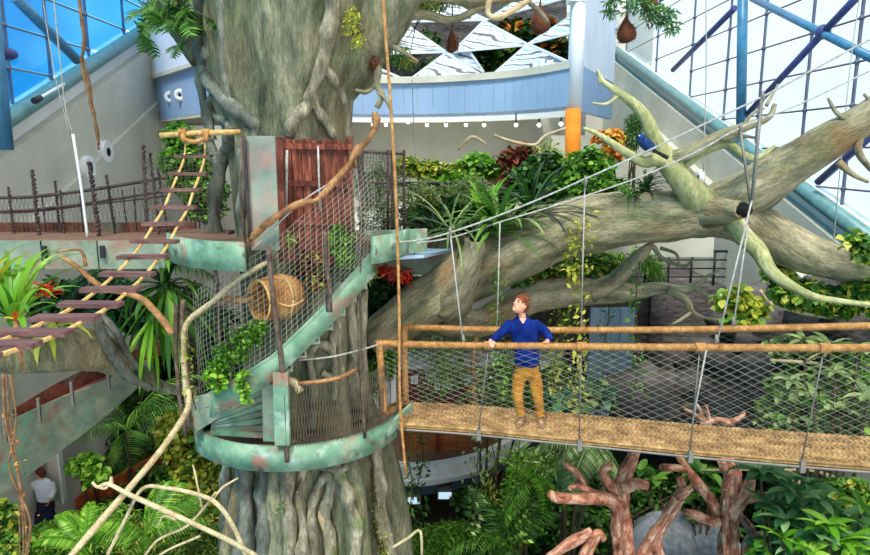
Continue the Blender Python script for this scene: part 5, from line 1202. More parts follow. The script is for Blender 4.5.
def head_parts(body, t, c, fwd, hs=1.0, hairmat='hair'):
    f = Vector(fwd).normalized(); s = f.cross(Vector((0, 0, 1))).normalized(); u = s.cross(f)
    m = Matrix((s, f, u)).transposed().to_4x4()      # local x = right, y = forward, z = up
    def P(x, y, z): return c + (m @ Vector((x, y, z)))
    m = m @ Matrix.Scale(hs, 4); body.ellipsoid(c, (.073, .092, .108), 20, 16, mtx=m)
    body.ellipsoid(P(0, .035, -.052), (.056, .062, .062), 16, 12, mtx=m)          # jaw
    body.ellipsoid(P(0, .082, -.088), (.022, .018, .018), 10, 8, mtx=m)           # chin
    body.tube([P(0, .085, .022), P(0, .103, -.006), P(0, .112, -.022)], [.009, .012, .015], 8)  # nose
    for k in (-1, 1): body.ellipsoid(P(.074 * k, -.008, -.008), (.012, .022, .032), 10, 8, mtx=m)
    for k in (-1, 1):
        MB().ellipsoid(P(.031 * k, .083, .012), (.013, .009, .008), 10, 8, mtx=m).build('eye', 'eye', t)
        MB().tube([P(.014 * k, .094, .034), P(.032 * k, .09, .039), P(.052 * k, .077, .033)], .0045, 6).build('eyebrow', hairmat, t)
    MB().tube([P(-.024, .09, -.053), P(0, .1, -.05), P(.024, .09, -.053)], [.003, .007, .003], 8).build('mouth', 'lip', t)
    hb = MB(); hb.ellipsoid(P(0, -.022, .03), (.086, .098, .098), 22, 16, mtx=m, jit=.3, seed=2, freq=5); hb.ellipsoid(P(0, -.06, -.03), (.074, .055, .07), 16, 12, mtx=m, jit=.3, freq=5)
    rr = random.Random(4)
    for i in range(46):
        a = rr.uniform(0, 6.28); e = rr.uniform(.15, 1.4); q = Vector((.08 * math.cos(a) * math.cos(e), -.02 + .095 * math.sin(a) * math.cos(e), .03 + .095 * math.sin(e)))
        hb.tube([P(*q), P(q.x * 1.1, q.y * 1.1 + .01, q.z + .02)], [.012, .005], 5)
    remeshed(hb, 'hair', hairmat, t, .007, 1)
    return P
def hand(body, wrist, palm_dir, curl_dir, side, grip=True):
    """palm + four fingers curling over, thumb from the palm side"""
    pd = Vector(palm_dir).normalized(); cd = Vector(curl_dir).normalized(); sd = pd.cross(cd).normalized() * side
    pe = wrist + pd * .085
    for j in range(4):
        o = sd * (-.027 + .018 * j); body.tube([wrist + o * .6, wrist + pd * .045 + o * .9, pe + o], [.016, .015, .012], 8)
        Ls = (.036, .04, .038, .03)[j]; ca = .5 if grip else .25; p = pe + o; q = [p]; ang = 0
        for k, f in enumerate((1, .75, .6)):
            ang += ca * (1 + .5 * k); p = p + (pd * math.cos(ang) + cd * math.sin(ang)) * Ls * f; q.append(p)
        body.tube(q, [.0098, .009, .0083, .0065], 8); body.ellipsoid(q[-1], (.0065, .0065, .0065), 6, 5)
    th = wrist + pd * .025 - sd * .03; body.tube([th, th + pd * .03 - sd * .02 + cd * .008, th + pd * .05 - sd * .022 + cd * .03], [.014, .011, .008], 8)
def man():
    d = 9.08; z0 = bridge_floor(.24, .42).z
    foot = W(529, 421, d); t = thing('person', 'man in a blue V-neck sweater and mustard trousers gripping the rope rail, looking up left', 'person', foot)
    J = dict(pel=W(527, 366, d), waist=W(527, 353, d), chest=W(524, 331, d), neck=W(522, 317, d - .01), head=W(520.5, 304.5, d - .04))
    body = MB(); sw = MB(); tr = MB()
    # torso under the clothes keeps head, arms and legs one surface
    loft(body, [(W(527, 372, d), .13, .09), (J['waist'], .125, .085), (J['chest'], .15, .10), (W(523, 322, d), .15, .08), (W(522, 318, d), .07, .06)])
    body.tube([W(522, 322, d), J['neck'], W(521.7, 308, d - .02)], [.062, .055, .054], 14)
    head_parts(body, t, J['head'], (-.72, -.55, .42), hs=1.12)
    loft(sw, [(W(527, 366, d), .158, .115), (W(527, 363, d), .172, .125), (W(527, 354, d), .165, .12), (W(525.5, 342, d), .18, .125), (W(523.5, 331, d), .20, .128), (W(523, 325, d), .205, .115), (W(522.5, 320.5, d), .15, .095), (W(522, 317.5, d), .085, .075)], 24)
    # V collar
    c = W(522, 317, d); col = MB(); col.tube([c + Vector((x, y, z)) for x, y, z in ((-.075, .0, .012), (-.05, -.065, -.005), (-.012, -.098, -.06), (0, -.105, -.075), (.02, -.1, -.055), (.06, -.06, 0), (.078, .0, .015), (.06, .06, .03), (0, .075, .035), (-.055, .06, .03), (-.075, 0, .012))], .012, 8)
    remeshed(col, 'collar', 'sweater', t, .008, 1)
    ex = MB(); ex.prism([c + Vector((-.045, -.075, .0)), c + Vector((.05, -.075, .0)), c + Vector((.0, -.118, -.068))], (0, .02, 0))
    ex.build('throat', 'skin', t)
    arms = {-1: [W(509.5, 325, d), W(501, 333, d - .04), W(494, 339, d - .16), W(490.5, 341, d - .22)], 1: [W(536, 325, d), W(545.5, 332, d + .02), W(549, 338, d - .12), W(547.5, 341, d - .22)]}
    for s, A in arms.items():
        P = smooth_path(A[:3] + [A[3]], 4); n = len(P)
        sw.tube(P, [.078 - .036 * (i / (n - 1)) for i in range(n)], 14); sw.ellipsoid(A[0], (.08, .08, .075), 14, 10); body.tube(P, [.05 - .018 * (i / (n - 1)) for i in range(n)], 10)
        wr = A[3]; rail = W(491 if s < 0 else 545.5, 345.2, 8.82); 
        pdv = (Vector((rail.x, wr.y - .1, rail.z + .055)) - wr).normalized(); body.tube([P[-2], wr, wr + pdv * .03], [.032, .029, .026], 10)
        hand(body, wr + pdv * .02, pdv, (0, -.35, -1), s)
        MB().tube([P[-2], P[-1]], .044, 12).build('cuff', 'sweater', t)
    loft(tr, [(W(527, 360, d), .15, .105), (W(527, 368, d), .168, .12), (W(527, 375, d), .165, .12)])
    for s, L in ((-1, [(520, 374, d, .1), (518, 386, d, .09), (518, 397, d - .03, .074), (520, 408, d, .064), (521, 416, d, .062)]), (1, [(534, 374, d, .098), (536, 386, d, .09), (538, 397, d - .02, .074), (539.5, 409, d + .01, .064), (540.5, 417, d, .062)])):
        P = [W(x, y, dd) for x, y, dd, r in L]; tr.tube(smooth_path(P, 4), smooth_vals([r for *_, r in L], 4), 16, bump=.14, seed=s + 3, bfreq=9); body.tube(P, [.08, .075, .055, .045, .04], 12)
        a = W(L[-1][0], 420, d); sh = MB(); dirv = Vector((-.35 if s < 0 else .02, -.9, 0)).normalized(); sdv = Vector((dirv.y, -dirv.x, 0))
        mt = Matrix((sdv, dirv, Vector((0, 0, 1)))).transposed().to_4x4(); fl = Vector((a.x, a.y, bridge_floor(.25, .4).z + .02))
        sh.ellipsoid(fl + dirv * .05 + Vector((0, 0, .035)), (.048, .135, .045), 14, 10, mtx=mt); sh.tube([fl + Vector((0, 0, .03)), fl + Vector((0, 0, .12))], [.05, .046], 12)
        sh.ellipsoid(fl + dirv * .11 + Vector((0, 0, .035)), (.05, .06, .036), 12, 8, mtx=mt); o = remeshed(sh, 'shoe', 'shoe', t, .01, 2)
        so = MB(); so.ellipsoid(fl + dirv * .05 + Vector((0, 0, .004)), (.054, .145, .016), 14, 6, mtx=mt); so.build('sole', 'sole', o)
        for k in range(3): MB().tube([fl + dirv * (.07 + .022 * k) - sdv * .022 + Vector((0, 0, .08 - .006 * k)), fl + dirv * (.07 + .022 * k) + sdv * .022 + Vector((0, 0, .08 - .006 * k))], .004, 5).build('lace', 'sole', o)
    remeshed(body, 'body', 'skin', t, .0065, 1); remeshed(sw, 'sweater', 'sweater', t, .011, 4); remeshed(tr, 'trousers', 'trousers', t, .011, 2)
    MB().tube([W(519, 362.5, d) + Vector((0, -.1, 0)), W(527, 363, d) + Vector((0, -.125, 0)), W(535, 362.5, d) + Vector((0, -.1, 0))], .012, 6).build('sweater_hem', 'sweater', t)
man()
def visitor():
    d = 13.0; t = thing('person', 'visitor in a white shirt and dark trousers bending by the grey panel', 'person', W(42, 545, d))
    body = MB(); sw = MB(); tr = MB()
    loft(body, [(W(44, 500, d), .13, .1), (W(42, 485, d), .15, .1), (W(41, 480, d), .06, .06)]); body.tube([W(42, 486, d), W(41, 476, d), W(40, 472, d)], [.06, .055, .055], 10)
    head_parts(body, t, W(40.5, 473, d), (-.75, .5, -.3), hairmat='hair_dark')
    loft(sw, [(W(46, 500, d), .17, .13), (W(45, 493, d), .18, .14), (W(43, 485, d), .2, .13), (W(42, 480.5, d), .16, .1), (W(41.5, 478.5, d), .08, .07)])
    sw.tube([W(35, 483, d), W(30, 490, d), W(26, 494, d + .1)], [.07, .06, .05], 10); sw.tube([W(51, 483, d), W(54, 491, d), W(51, 498, d - .1)], [.07, .06, .05], 10)
    body.tube([W(35, 483, d), W(30, 490, d), W(24, 496, d + .1)], [.04, .035, .025], 8); hand(body, W(24, 496, d + .1), (-.7, .3, -.3), (0, 0, -1), 1); body.tube([W(51, 483, d), W(54, 491, d), W(50, 500, d - .1)], [.04, .035, .025], 8); hand(body, W(50, 500, d - .1), (-.3, -.2, -.8), (-1, 0, 0), -1)
    loft(tr, [(W(46, 520, d), .15, .12), (W(46, 506, d), .18, .14), (W(45.5, 499, d), .165, .13)])
    for x in (40, 51):
        tr.tube([W(x, 512, d), W(x - 3, 530, d - .1), Vector((W(x, 550, d).x, d, .08))], [.1, .08, .06], 12); body.tube([W(x, 512, d), W(x - 3, 530, d - .1), Vector((W(x, 550, d).x, d, .06))], [.06, .05, .04], 8)
        p = Vector((W(x, 550, d).x, d, .05)); MB().ellipsoid(p + Vector((-.05, 0, 0)), (.14, .05, .05), 12, 8).build('shoe', 'steel_dark', t)
    remeshed(body, 'body', 'skin', t, .009, 1); remeshed(sw, 'shirt', 'shirt_white', t, .014, 3); remeshed(tr, 'trousers', 'trousers_dark', t, .014, 3)
visitor()

# ================================================================== PLANTING
def planting():
    # ---- background belt, far to near, from the ground
    B = bush
    B('tall dark evergreen thicket against the left rear wall behind the stair', 'shrub', 'evergreen_shrub', [(190, 330, 19, 40, 40), (215, 390, 19, 40, 40), (165, 400, 18.5, 40, 34)], 5200, .24, 'lf_dark', 'wide')
    B('leafy green shrub seen through the planks of the rope ladder top', 'shrub', 'leafy_shrub', [(188, 165, 12.6, 22, 30), (205, 195, 12.4, 18, 26), (178, 135, 12.8, 14, 12)], 2600, .13, 'lf_mid', 'wide', mat2='lf_bright', ground=6.9)
    B('dark broad leaved shrub below the left walkway under the ladder', 'shrub', 'broad_leaved_shrub', [(60, 300, 11.4, 34, 20), (100, 290, 11.4, 30, 18), (130, 310, 11.2, 20, 22)], 1700, .17, 'lf_dark', 'wide', mat2='lf_blue', ground=5.5)
    B('dark feathery thicket behind the curved ramp at left', 'shrub', 'feathery_shrub', [(95, 425, 17, 40, 34), (135, 415, 17, 34, 30), (120, 455, 16.5, 40, 26), (165, 420, 16, 20, 30)], 4200, .26, 'lf_dark', 'narrow', mat2='lf_mid')
    B('yellow green shrub beside the trunk at lower left', 'shrub', 'yellow_green_shrub', [(178, 432, 13.4, 22, 24), (196, 470, 13.2, 24, 22), (212, 500, 12.8, 18, 22)], 2100, .17, 'lf_yellow', 'wide', mat2='lf_mid')
    B('bright green spiky undergrowth in front of the bending visitor', 'undergrowth', 'leafy_undergrowth', [(66, 538, 11.6, 40, 20), (104, 524, 11.8, 34, 22), (34, 554, 11.2, 30, 14)], 3200, .17, 'lf_bright', 'narrow', mat2='lf_mid')
    B('young bright leaved sapling above the terracotta kerb', 'sapling', 'young_sapling', [(86, 462, 13.0, 16, 9), (96, 474, 13.0, 14, 8)], 260, .2, 'lf_bright', 'wide', ground=0)
    B('mid green fern mass at the bottom left around the arched twig', 'fern', 'fern_mass', [(130, 540, 11.8, 34, 26), (170, 530, 11.8, 34, 28), (205, 545, 11.4, 30, 26)], 3600, .16, 'lf_mid', 'narrow', mat2='lf_yellow')
    B('leafy shoots at the bottom left corner around the aerial roots', 'undergrowth', 'leafy_shoots', [(6, 520, 10, 12, 22), (14, 550, 9.8, 22, 18)], 600, .13, 'lf_mid', 'wide', mat2='lf_yellow', ground=0)
    B('dense low green groundcover behind the lower left kerb', 'groundcover', 'groundcover', [(150, 480, 15.4, 40, 16), (100, 500, 15, 40, 14), (200, 480, 15.5, 30, 30)], 3000, .18, 'lf_mid', 'small')
    # centre bottom
    B('bright green low ferns at the bottom centre by the trunk', 'fern', 'low_ferns', [(420, 544, 12.4, 32, 18), (452, 538, 12.8, 26, 18), (400, 552, 12, 20, 14)], 3000, .15, 'lf_bright', 'narrow', mat2='lf_mid')
    B('dark leafy bank below the curved kiosk', 'shrub', 'leafy_bank', [(484, 508, 13.6, 30, 26), (510, 530, 13, 36, 26), (470, 540, 13, 26, 20), (530, 495, 14, 24, 20)], 4000, .17, 'lf_mid', 'wide', mat2='lf_dark')
    B('deep green thicket behind the left red stump', 'shrub', 'deep_green_shrub', [(580, 520, 13, 34, 34), (560, 470, 14, 26, 26), (600, 470, 15, 30, 20), (650, 490, 15, 40, 22), (700, 480, 15, 30, 24), (655, 515, 14.5, 40, 18)], 5600, .19, 'lf_mid', 'wide', mat2='lf_dark')
    B('dark thicket behind the right red stump', 'shrub', 'dark_shrub', [(760, 500, 14, 34, 34), (715, 500, 14.5, 24, 30), (800, 530, 13.5, 50, 30)], 3400, .2, 'lf_dark', 'wide')
    # behind the man, in front of the counters
    B('green leafy screen behind the man on the bridge', 'shrub', 'leafy_screen', [(486, 395, 13.4, 16, 30), (505, 375, 13.2, 12, 26), (560, 380, 13, 22, 20), (520, 400, 13.6, 20, 20)], 2000, .13, 'lf_mid', 'small', mat2='lf_bright', ground=0)
    B('sparse grey green foliage hanging under the lower limb left of the man', 'foliage', 'sparse_foliage', [(435, 350, 12.2, 30, 14), (450, 372, 12, 22, 16), (470, 345, 12, 14, 12)], 620, .15, 'lf_grey', 'narrow', mat2='lf_bright', ground=None, stems=4)
    B('broad grey green leaves right of the man behind the netting', 'foliage', 'broad_leaves', [(566, 400, 11.8, 24, 12), (596, 392, 11.8, 14, 14)], 200, .24, 'lf_blue', 'wide', mat2='lf_grey', ground=0)
    B('foliage beneath the bridge floor left of the palm', 'foliage', 'under_bridge_foliage', [(520, 458, 12.2, 20, 12), (545, 460, 12.4, 22, 14)], 480, .15, 'lf_grey', 'narrow', mat2='lf_bright', ground=0)
    # upper terrace
    g = 6.95
    B('yellow green leafy row at the left end of the upper terrace', 'shrub', 'yellow_leaved_row', [(408, 166, 15, 14, 9), (430, 170, 15, 16, 9), (452, 172, 15, 14, 8)], 1500, .14, 'lf_yellow', 'wide', mat2='lf_mid', ground=g)
    B('young bright green shrub against the beige wall on the terrace', 'shrub', 'young_shrub', [(478, 165, 15, 16, 12), (500, 172, 15, 14, 10), (455, 182, 14.8, 20, 10)], 1300, .15, 'lf_bright', 'wide', mat2='lf_mid', ground=g)
    B('red and maroon leaved shrub in the middle of the terrace', 'shrub', 'maroon_leaved_shrub', [(512, 160, 14.4, 14, 12), (524, 152, 14.4, 12, 8), (500, 190, 14, 16, 12)], 800, .16, 'lf_maroon', 'wide', mat2='lf_mid', ground=g)
    B('tall mixed green shrub at the back of the terrace left of the orange column', 'shrub', 'tall_mixed_shrub', [(545, 158, 14.6, 20, 16), (470, 190, 13.2, 26, 14), (420, 195, 13, 24, 14)], 1500, .17, 'lf_grey', 'narrow', mat2='lf_yellow', ground=g)
    B('mixed green plants behind the netting bay at the right end of the ring deck', 'shrub', 'mixed_shrub', [(380, 185, 12.6, 22, 24), (376, 215, 12.4, 22, 18), (398, 225, 12.6, 14, 12)], 1500, .13, 'lf_mid', 'narrow', mat2='lf_grey', ground=6.9)
    B('big dark green shrub behind the strap leaved clump', 'shrub', 'big_dark_shrub', [(545, 178, 13.8, 30, 22), (525, 200, 13.6, 30, 20), (490, 212, 13.4, 40, 20), (440, 215, 13.2, 34, 18), (560, 215, 13, 30, 16)], 4600, .19, 'lf_dark', 'wide', mat2='lf_mid', ground=g)
    B('bushy green shrub at the foot of the orange column', 'shrub', 'bushy_shrub', [(590, 168, 13, 24, 18), (572, 190, 12.8, 22, 18), (604, 188, 12.6, 20, 14)], 3000, .14, 'lf_mid', 'wide', mat2='lf_bright', ground=g)
    B('orange leaved croton beside the small conifer', 'shrub', 'croton', [(615, 138, 13.4, 8, 9), (612, 152, 13.4, 10, 8), (600, 135, 13.6, 6, 5)], 480, .14, 'lf_orange', 'wide', mat2='lf_yellow', ground=g)
    B('small dark round crowned conifer right of the orange leaves', 'conifer', 'small_conifer', [(635, 122, 13.6, 9, 10), (632, 138, 13.6, 10, 12)], 1300, .09, 'lf_mid', 'narrow', mat2='lf_dark', ground=g)
    B('leafy shrub spilling from the great limb near the man', 'foliage', 'limb_foliage', [(540, 265, 11.8, 22, 9), (566, 268, 11.8, 22, 10), (600, 262, 11.9, 16, 10), (528, 284, 11.6, 12, 10)], 1300, .15, 'lf_mid', 'wide', mat2='lf_yellow', ground=None, stems=3)
    B('bright green leaves under the great limb above the blue board', 'foliage', 'under_limb_foliage', [(612, 262, 12.2, 20, 10), (640, 256, 12, 12, 10), (655, 270, 12, 8, 14)], 700, .16, 'lf_bright', 'narrow', mat2='lf_mid', ground=None, stems=3)
    # right side
    B('yellow green spiny epiphyte behind the suspension cable', 'foliage', 'yellow_epiphyte', [(735, 300, 10.4, 17, 12), (752, 308, 10.4, 16, 10), (745, 318, 10.3, 18, 8)], 300, .19, 'lf_yellow', 'wide', mat2='lf_mid', ground=None, stems=5)
    B('green leafy branches above the right end of the rails', 'foliage', 'leafy_branches', [(800, 292, 10.8, 26, 14), (836, 300, 10.8, 30, 14), (780, 272, 11, 14, 9), (866, 292, 10.6, 18, 20)], 1200, .17, 'lf_mid', 'wide', mat2='lf_yellow', ground=None, stems=7)
    B('leaves overhanging the right frame edge above the limb end', 'foliage', 'edge_foliage', [(858, 240, 10, 12, 8), (866, 252, 10, 10, 8)], 160, .16, 'lf_mid', 'wide', mat2='lf_yellow', ground=None, stems=3)
    B('large dense grey green shrub behind the netting at right', 'shrub', 'large_dense_shrub', [(820, 395, 10.6, 46, 32), (856, 380, 10.4, 34, 36), (786, 415, 10.8, 28, 22), (800, 350, 11, 30, 14), (864, 420, 10.2, 30, 20)], 4600, .15, 'lf_grey', 'wide', mat2='lf_bright')
    B('bright leaved shrub at the bottom right corner', 'shrub', 'corner_shrub', [(800, 530, 9, 34, 30), (846, 535, 8.8, 36, 28), (775, 555, 9, 24, 20)], 1900, .17, 'lf_bright', 'wide', mat2='lf_blue')
    B('green foliage hanging below the bridge at far right', 'foliage', 'bridge_foliage', [(850, 490, 9.6, 24, 12), (836, 508, 9.4, 20, 10), (864, 508, 9.4, 18, 18)], 600, .15, 'lf_mid', 'wide', mat2='lf_yellow')
    # trunk side wall of leaves
    B('heart leaved climber covering the wall between trunk and limb', 'climber', 'heart_leaved_climber', [(378, 290, 11.0, 14, 24), (388, 320, 11.0, 16, 22), (372, 340, 10.9, 12, 22), (405, 285, 11.2, 10, 16)], 1700, .15, 'lf_dark', 'wide', mat2='lf_blue', ground=None, stems=6)
    B('small green tuft growing beside the landing behind the end posts', 'shrub', 'green_tuft', [(372, 375, 10.1, 12, 16), (366, 395, 10, 10, 8), (388, 360, 10.2, 8, 20)], 900, .1, 'lf_mid', 'small', mat2='lf_bright', ground=None, stems=3)
    B('red flowering clump under the right end of the ring deck', 'flowers', 'red_flowers', [(393, 272, 10.4, 9, 6), (403, 276, 10.4, 8, 6), (382, 268, 10.5, 6, 5)], 130, .15, 'lf_red', 'narrow', ground=None, stems=3)
    B('pale variegated leaves beside the red flowering clump', 'foliage', 'variegated_leaves', [(366, 272, 10.2, 8, 10)], 90, .13, 'lf_yellow', 'narrow', ground=None, stems=2)
    # stair planter
    B('bright green bushy plant on the right side of the stair cage', 'potted plant', 'bushy_plant', [(340, 240, 8.95, 14, 16), (346, 258, 8.9, 10, 10), (336, 226, 9, 7, 6)], 1500, .065, 'lf_bright', 'small', mat2='lf_mid', ground=None, stems=5)
    B('reddish leaved plant in the middle of the stair cage', 'potted plant', 'reddish_plant', [(312, 262, 9.0, 20, 14), (300, 245, 9.0, 12, 10), (318, 280, 8.9, 12, 10)], 700, .08, 'lf_maroon', 'wide', mat2='lf_yellow', ground=None, stems=5)
    B('green trailing plant spilling over the lower stringer', 'potted plant', 'trailing_plant', [(248, 336, 8.4, 18, 12), (232, 352, 8.4, 18, 12), (258, 326, 8.4, 10, 8), (220, 366, 8.4, 12, 10)], 1500, .075, 'lf_mid', 'small', mat2='lf_bright', ground=None, stems=5)
    B('glossy round leaved plant at the foot of the stringer', 'potted plant', 'glossy_plant', [(212, 374, 8.3, 9, 10), (218, 384, 8.3, 7, 7)], 70, .11, 'lf_bright', 'wide', ground=None, stems=4)
    B('light green sprig dangling below the stringer', 'potted plant', 'dangling_sprig', [(242, 382, 8.25, 5, 14), (246, 398, 8.25, 4, 8)], 90, .08, 'lf_bright', 'wide', ground=None, stems=2)
    B('pink tinged bromeliad like plant at the top left of the stair cage', 'potted plant', 'pale_bromeliad', [(284, 238, 8.7, 10, 8)], 70, .15, 'lf_yellow', 'narrow', mat2='lf_bright', ground=None, stems=2)
    # canopy
    B('leafy canopy sprays across the top centre', 'foliage', 'canopy_sprays', [(420, 2, 11, 30, 7), (470, -6, 11, 40, 9), (405, 62, 12, 10, 8), (398, 48, 12, 10, 7)], 800, .15, 'lf_mid', 'narrow', mat2='lf_yellow', ground=None, stems=4)
    B('green leaves around the nests at the top right of centre', 'foliage', 'nest_foliage', [(660, 14, 11.3, 16, 10), (640, 4, 11.3, 14, 8), (672, 26, 11.2, 7, 6), (612, 6, 11.4, 6, 10)], 420, .16, 'lf_mid', 'narrow', mat2='lf_blue', ground=None, stems=4)
    B('mossy yellow leaves growing on the upper trunk right side', 'foliage', 'trunk_moss_leaves', [(352, 20, 9.1, 8, 14), (358, 40, 9.1, 6, 8)], 220, .06, 'lf_yellow', 'small', ground=None, stems=2)
    B('tropical foliage behind the skylight panels at left', 'foliage', 'skylight_foliage', [(400, 52, 27, 16, 12), (425, 40, 27, 16, 10), (432, 66, 26.5, 14, 8)], 600, .35, 'lf_mid', 'narrow', mat2='lf_dark', ground=9.9)
    B('tropical foliage behind the skylight panels at centre', 'foliage', 'skylight_foliage', [(480, 62, 26.5, 20, 12), (505, 50, 26.5, 20, 12), (462, 60, 26.5, 10, 12)], 700, .35, 'lf_dark', 'wide', mat2='lf_bright', ground=9.9)
    B('tropical foliage behind the skylight panels by the white column', 'foliage', 'skylight_foliage', [(556, 45, 25.5, 16, 12), (540, 30, 25.5, 20, 12), (510, 28, 26.5, 16, 8)], 700, .35, 'lf_dark', 'wide', mat2='lf_orange', ground=9.9)
planting()

def rocks():
    for i, (x, y, d, r, q, lb_) in enumerate([(745, 372, 14.6, 1.3, 1.0, 'dark rock bank behind the netting nearest to the hangers'), (778, 330, 14.0, 1.1, .9, 'dark upper rock behind the dry branches at right'), (700, 405, 15.2, 1.3, .8, 'low dark rock right of the blue board screen'), (800, 400, 13.2, 1.2, 1.4, 'dark rock mass behind the large grey green shrub'), (860, 330, 12.2, .9, 1.2, 'dark rock at the right edge behind the leafy branches')]):
        c = W(x, y, d); mb = MB(); mb.ellipsoid(c, (r, .9, q), 28, 20, jit=.8, seed=i + 3, freq=2.2); tag(mb.build('rock', 'greywall'), lb_, 'rock')
rocks()

def on_t(px, py): p, d = on_trunk(px, py, .1); return (px, py, d)
def strap_plants():
    P = strap_plant
    t = P('large bright green bromeliad sitting on the mossy limb at left', 'bromeliad', 'bromeliad', W(14, 322, 7.4), 34, 1.0, .085, 'lf_bright', 3, el=(.35, 1.45), droop=1.5)
    t2 = P('second bright bromeliad cut by the left edge behind the plank ladder', 'bromeliad', 'bromeliad', W(-8, 296, 7.7), 22, .85, .08, 'lf_yellow', 5, el=(.3, 1.3), droop=1.4)
    P('clump of long hanging strap leaves between ladder and stair', 'strap leaved plant', 'hanging_strap_plant', W(166, 286, 9.3), 34, 1.3, .10, 'lf_mid', 8, el=(-1.35, -.5), droop=.7)
    P('arching dark green strap leaves above the hanging clump', 'strap leaved plant', 'arching_strap_plant', W(166, 286, 9.5), 26, 1.0, .1, 'lf_mid', 18, el=(-.2, 1.3), droop=2.2)
    P('bright narrow hanging leaves low beside the left stair post', 'strap leaved plant', 'narrow_strap_plant', W(152, 318, 9.2), 14, 1.0, .075, 'lf_bright', 58, el=(-1.4, -.7), droop=.5)
    P('yellowish drooping strap leaves at the left of the hanging clump', 'strap leaved plant', 'yellow_strap_plant', W(52, 328, 8.0), 9, .7, .08, 'lf_yellow', 28, el=(-.3, .5), droop=2.2)
    P('big arching strap leaved orchid clump behind the broken stub of the limb', 'strap leaved plant', 'strap_leaved_orchid', W(498, 232, 10.25), 48, 1.15, .10, 'lf_mid', 12, el=(-.1, 1.45), droop=1.7)
    P('bright upright strap leaves in the middle of the terrace clump', 'strap leaved plant', 'bright_strap_plant', W(486, 222, 10.5), 16, .8, .10, 'lf_bright', 17, el=(.6, 1.5), droop=1.0)
    P('dark spiky strap leaved plant rising left of the big clump', 'strap leaved plant', 'dark_spiky_plant', W(436, 232, 11.4), 22, .9, .05, 'lf_dark', 19, el=(.2, 1.4), droop=1.0)
    P('tangled long strap leaves hanging over the deck end left of the orchid clump', 'strap leaved plant', 'tangled_strap_plant', W(452, 230, 10.4), 34, 1.2, .045, 'lf_grey', 61, el=(-.2, 1.2), droop=1.3)
    P('dark arching strap leaves right of the orchid clump above the limb', 'strap leaved plant', 'tangled_strap_plant', W(530, 218, 10.7), 36, 1.3, .07, 'lf_dark', 62, el=(0, 1.3), droop=1.2)
    P('light strap leaves bending over the limb below the orchid clump', 'strap leaved plant', 'light_strap_plant', W(510, 222, 10.4), 20, 1.0, .08, 'lf_grey', 63, el=(-.3, 1.0), droop=1.8)
    P('dark green grassy epiphyte tuft on top of the great limb', 'epiphyte', 'grassy_epiphyte', W(645, 192, 10.9), 60, .5, .035, 'lf_dark', 21, el=(0, 1.4), droop=1.8)
    P('small green epiphyte tuft left of the grassy one on the limb', 'epiphyte', 'grassy_epiphyte', W(628, 197, 10.8), 34, .36, .03, 'lf_mid', 22, el=(0, 1.3), droop=2.0)
    P('fan of leaves at the right edge under the railing end', 'strap leaved plant', 'arching_fan_plant', W(835, 545, 8.2), 14, .8, .1, 'lf_bright', 24, el=(.1, 1.0), droop=1.4)
    fl = thing('red_flower', 'vivid red flower spike among the left bromeliad leaves', 'flower', W(47, 292, 7.6)); c = W(47, 292, 7.6); rr = random.Random(3)
    for i in range(26):
        mb = MB(); strap_leaf(mb, c + Vector((rr.uniform(-.04, .04), rr.uniform(-.04, .04), rr.uniform(-.05, .03))), rr.uniform(0, 6.28), rr.uniform(-.2, 1.3), .14, .045, .8, 4); mb.build('petal', 'lf_red', fl)
    fl = thing('red_flower', 'smaller red flower head left of the vivid one', 'flower', W(31, 285, 7.8)); c = W(31, 285, 7.8)
    for i in range(12):
        mb = MB(); strap_leaf(mb, c, rr.uniform(0, 6.28), rr.uniform(-.2, 1.3), .1, .035, .8, 4); mb.build('petal', 'lf_red', fl)
    fl = thing('orange_flower_spike', 'orange bract spike hanging below the left bromeliad', 'flower', W(16, 325, 7.1)); c = W(16, 320, 7.1)
    MB().tube([c, W(18, 345, 7.1), W(24, 376, 7.1)], [.03, .03, .006], 8).build('stalk', 'twig_orange', fl)
    for i in range(8):
        mb = MB(); strap_leaf(mb, c, rr.uniform(0, 6.28), rr.uniform(.2, 1.3), .14, .06, .8, 4); mb.build('bract', 'lf_orange', fl)
    # palms
    palm('palm with long hanging fronds under the bridge right of the kiosk', 'hanging_palm', W(592, 440, 10.6), 10, 1.05, .3, 'lf_grey', 31, el=(-1.1, -.2), az=(0, 6.28), nl=20, lw=.045)
    palm('bright palm fronds drooping at the bottom centre left of the red stump', 'drooping_palm', W(534, 474, 10.8), 6, 1.05, .27, 'lf_bright', 32, el=(-1.2, -.3), nl=22)
    palm('low palm at the bottom centre beside the zigzag stick', 'low_palm', W(505, 545, 11), 9, 1.4, .42, 'lf_mid', 33, el=(-.1, .8), nl=20)
    palm('fan of bright palm fronds at the lower left under the crossing stick', 'bright_palm', W(146, 535, 10.4), 9, 1.1, .38, 'lf_bright', 34, el=(-.1, .9), nl=20)
    palm('dark palm behind the curved ramp at left', 'dark_palm', W(128, 430, 14.5), 12, 1.9, .6, 'lf_mid', 35, el=(-.4, .7), trunk=3.4, nl=22)
    palm('dark arching palm below the ring deck left of the stair cage', 'arching_palm', W(150, 268, 11.5), 8, 1.4, .34, 'lf_dark', 36, el=(-.4, .5), nl=22)
    palm('pale fine leaved palm at the bottom between the red stumps', 'fine_palm', W(690, 545, 12), 9, 1.2, .3, 'lf_mid', 37, el=(0, .9), nl=22)
    palm('small fern palm at the left corner beside the visitor', 'fern_palm', W(84, 545, 10.2), 10, .8, .2, 'lf_bright', 38, el=(0, 1.0), nl=24)
    # vines
    V = vine
    V('leafy vine hanging straight down behind the man on the right', 'hanging_vine', [(584, 215, 10.2), (580, 260, 10.2), (584, 310, 10.2), (579, 360, 10.2), (572, 415, 10.2)], 'lf_yellow', 260, .1, 41, spread=.09)
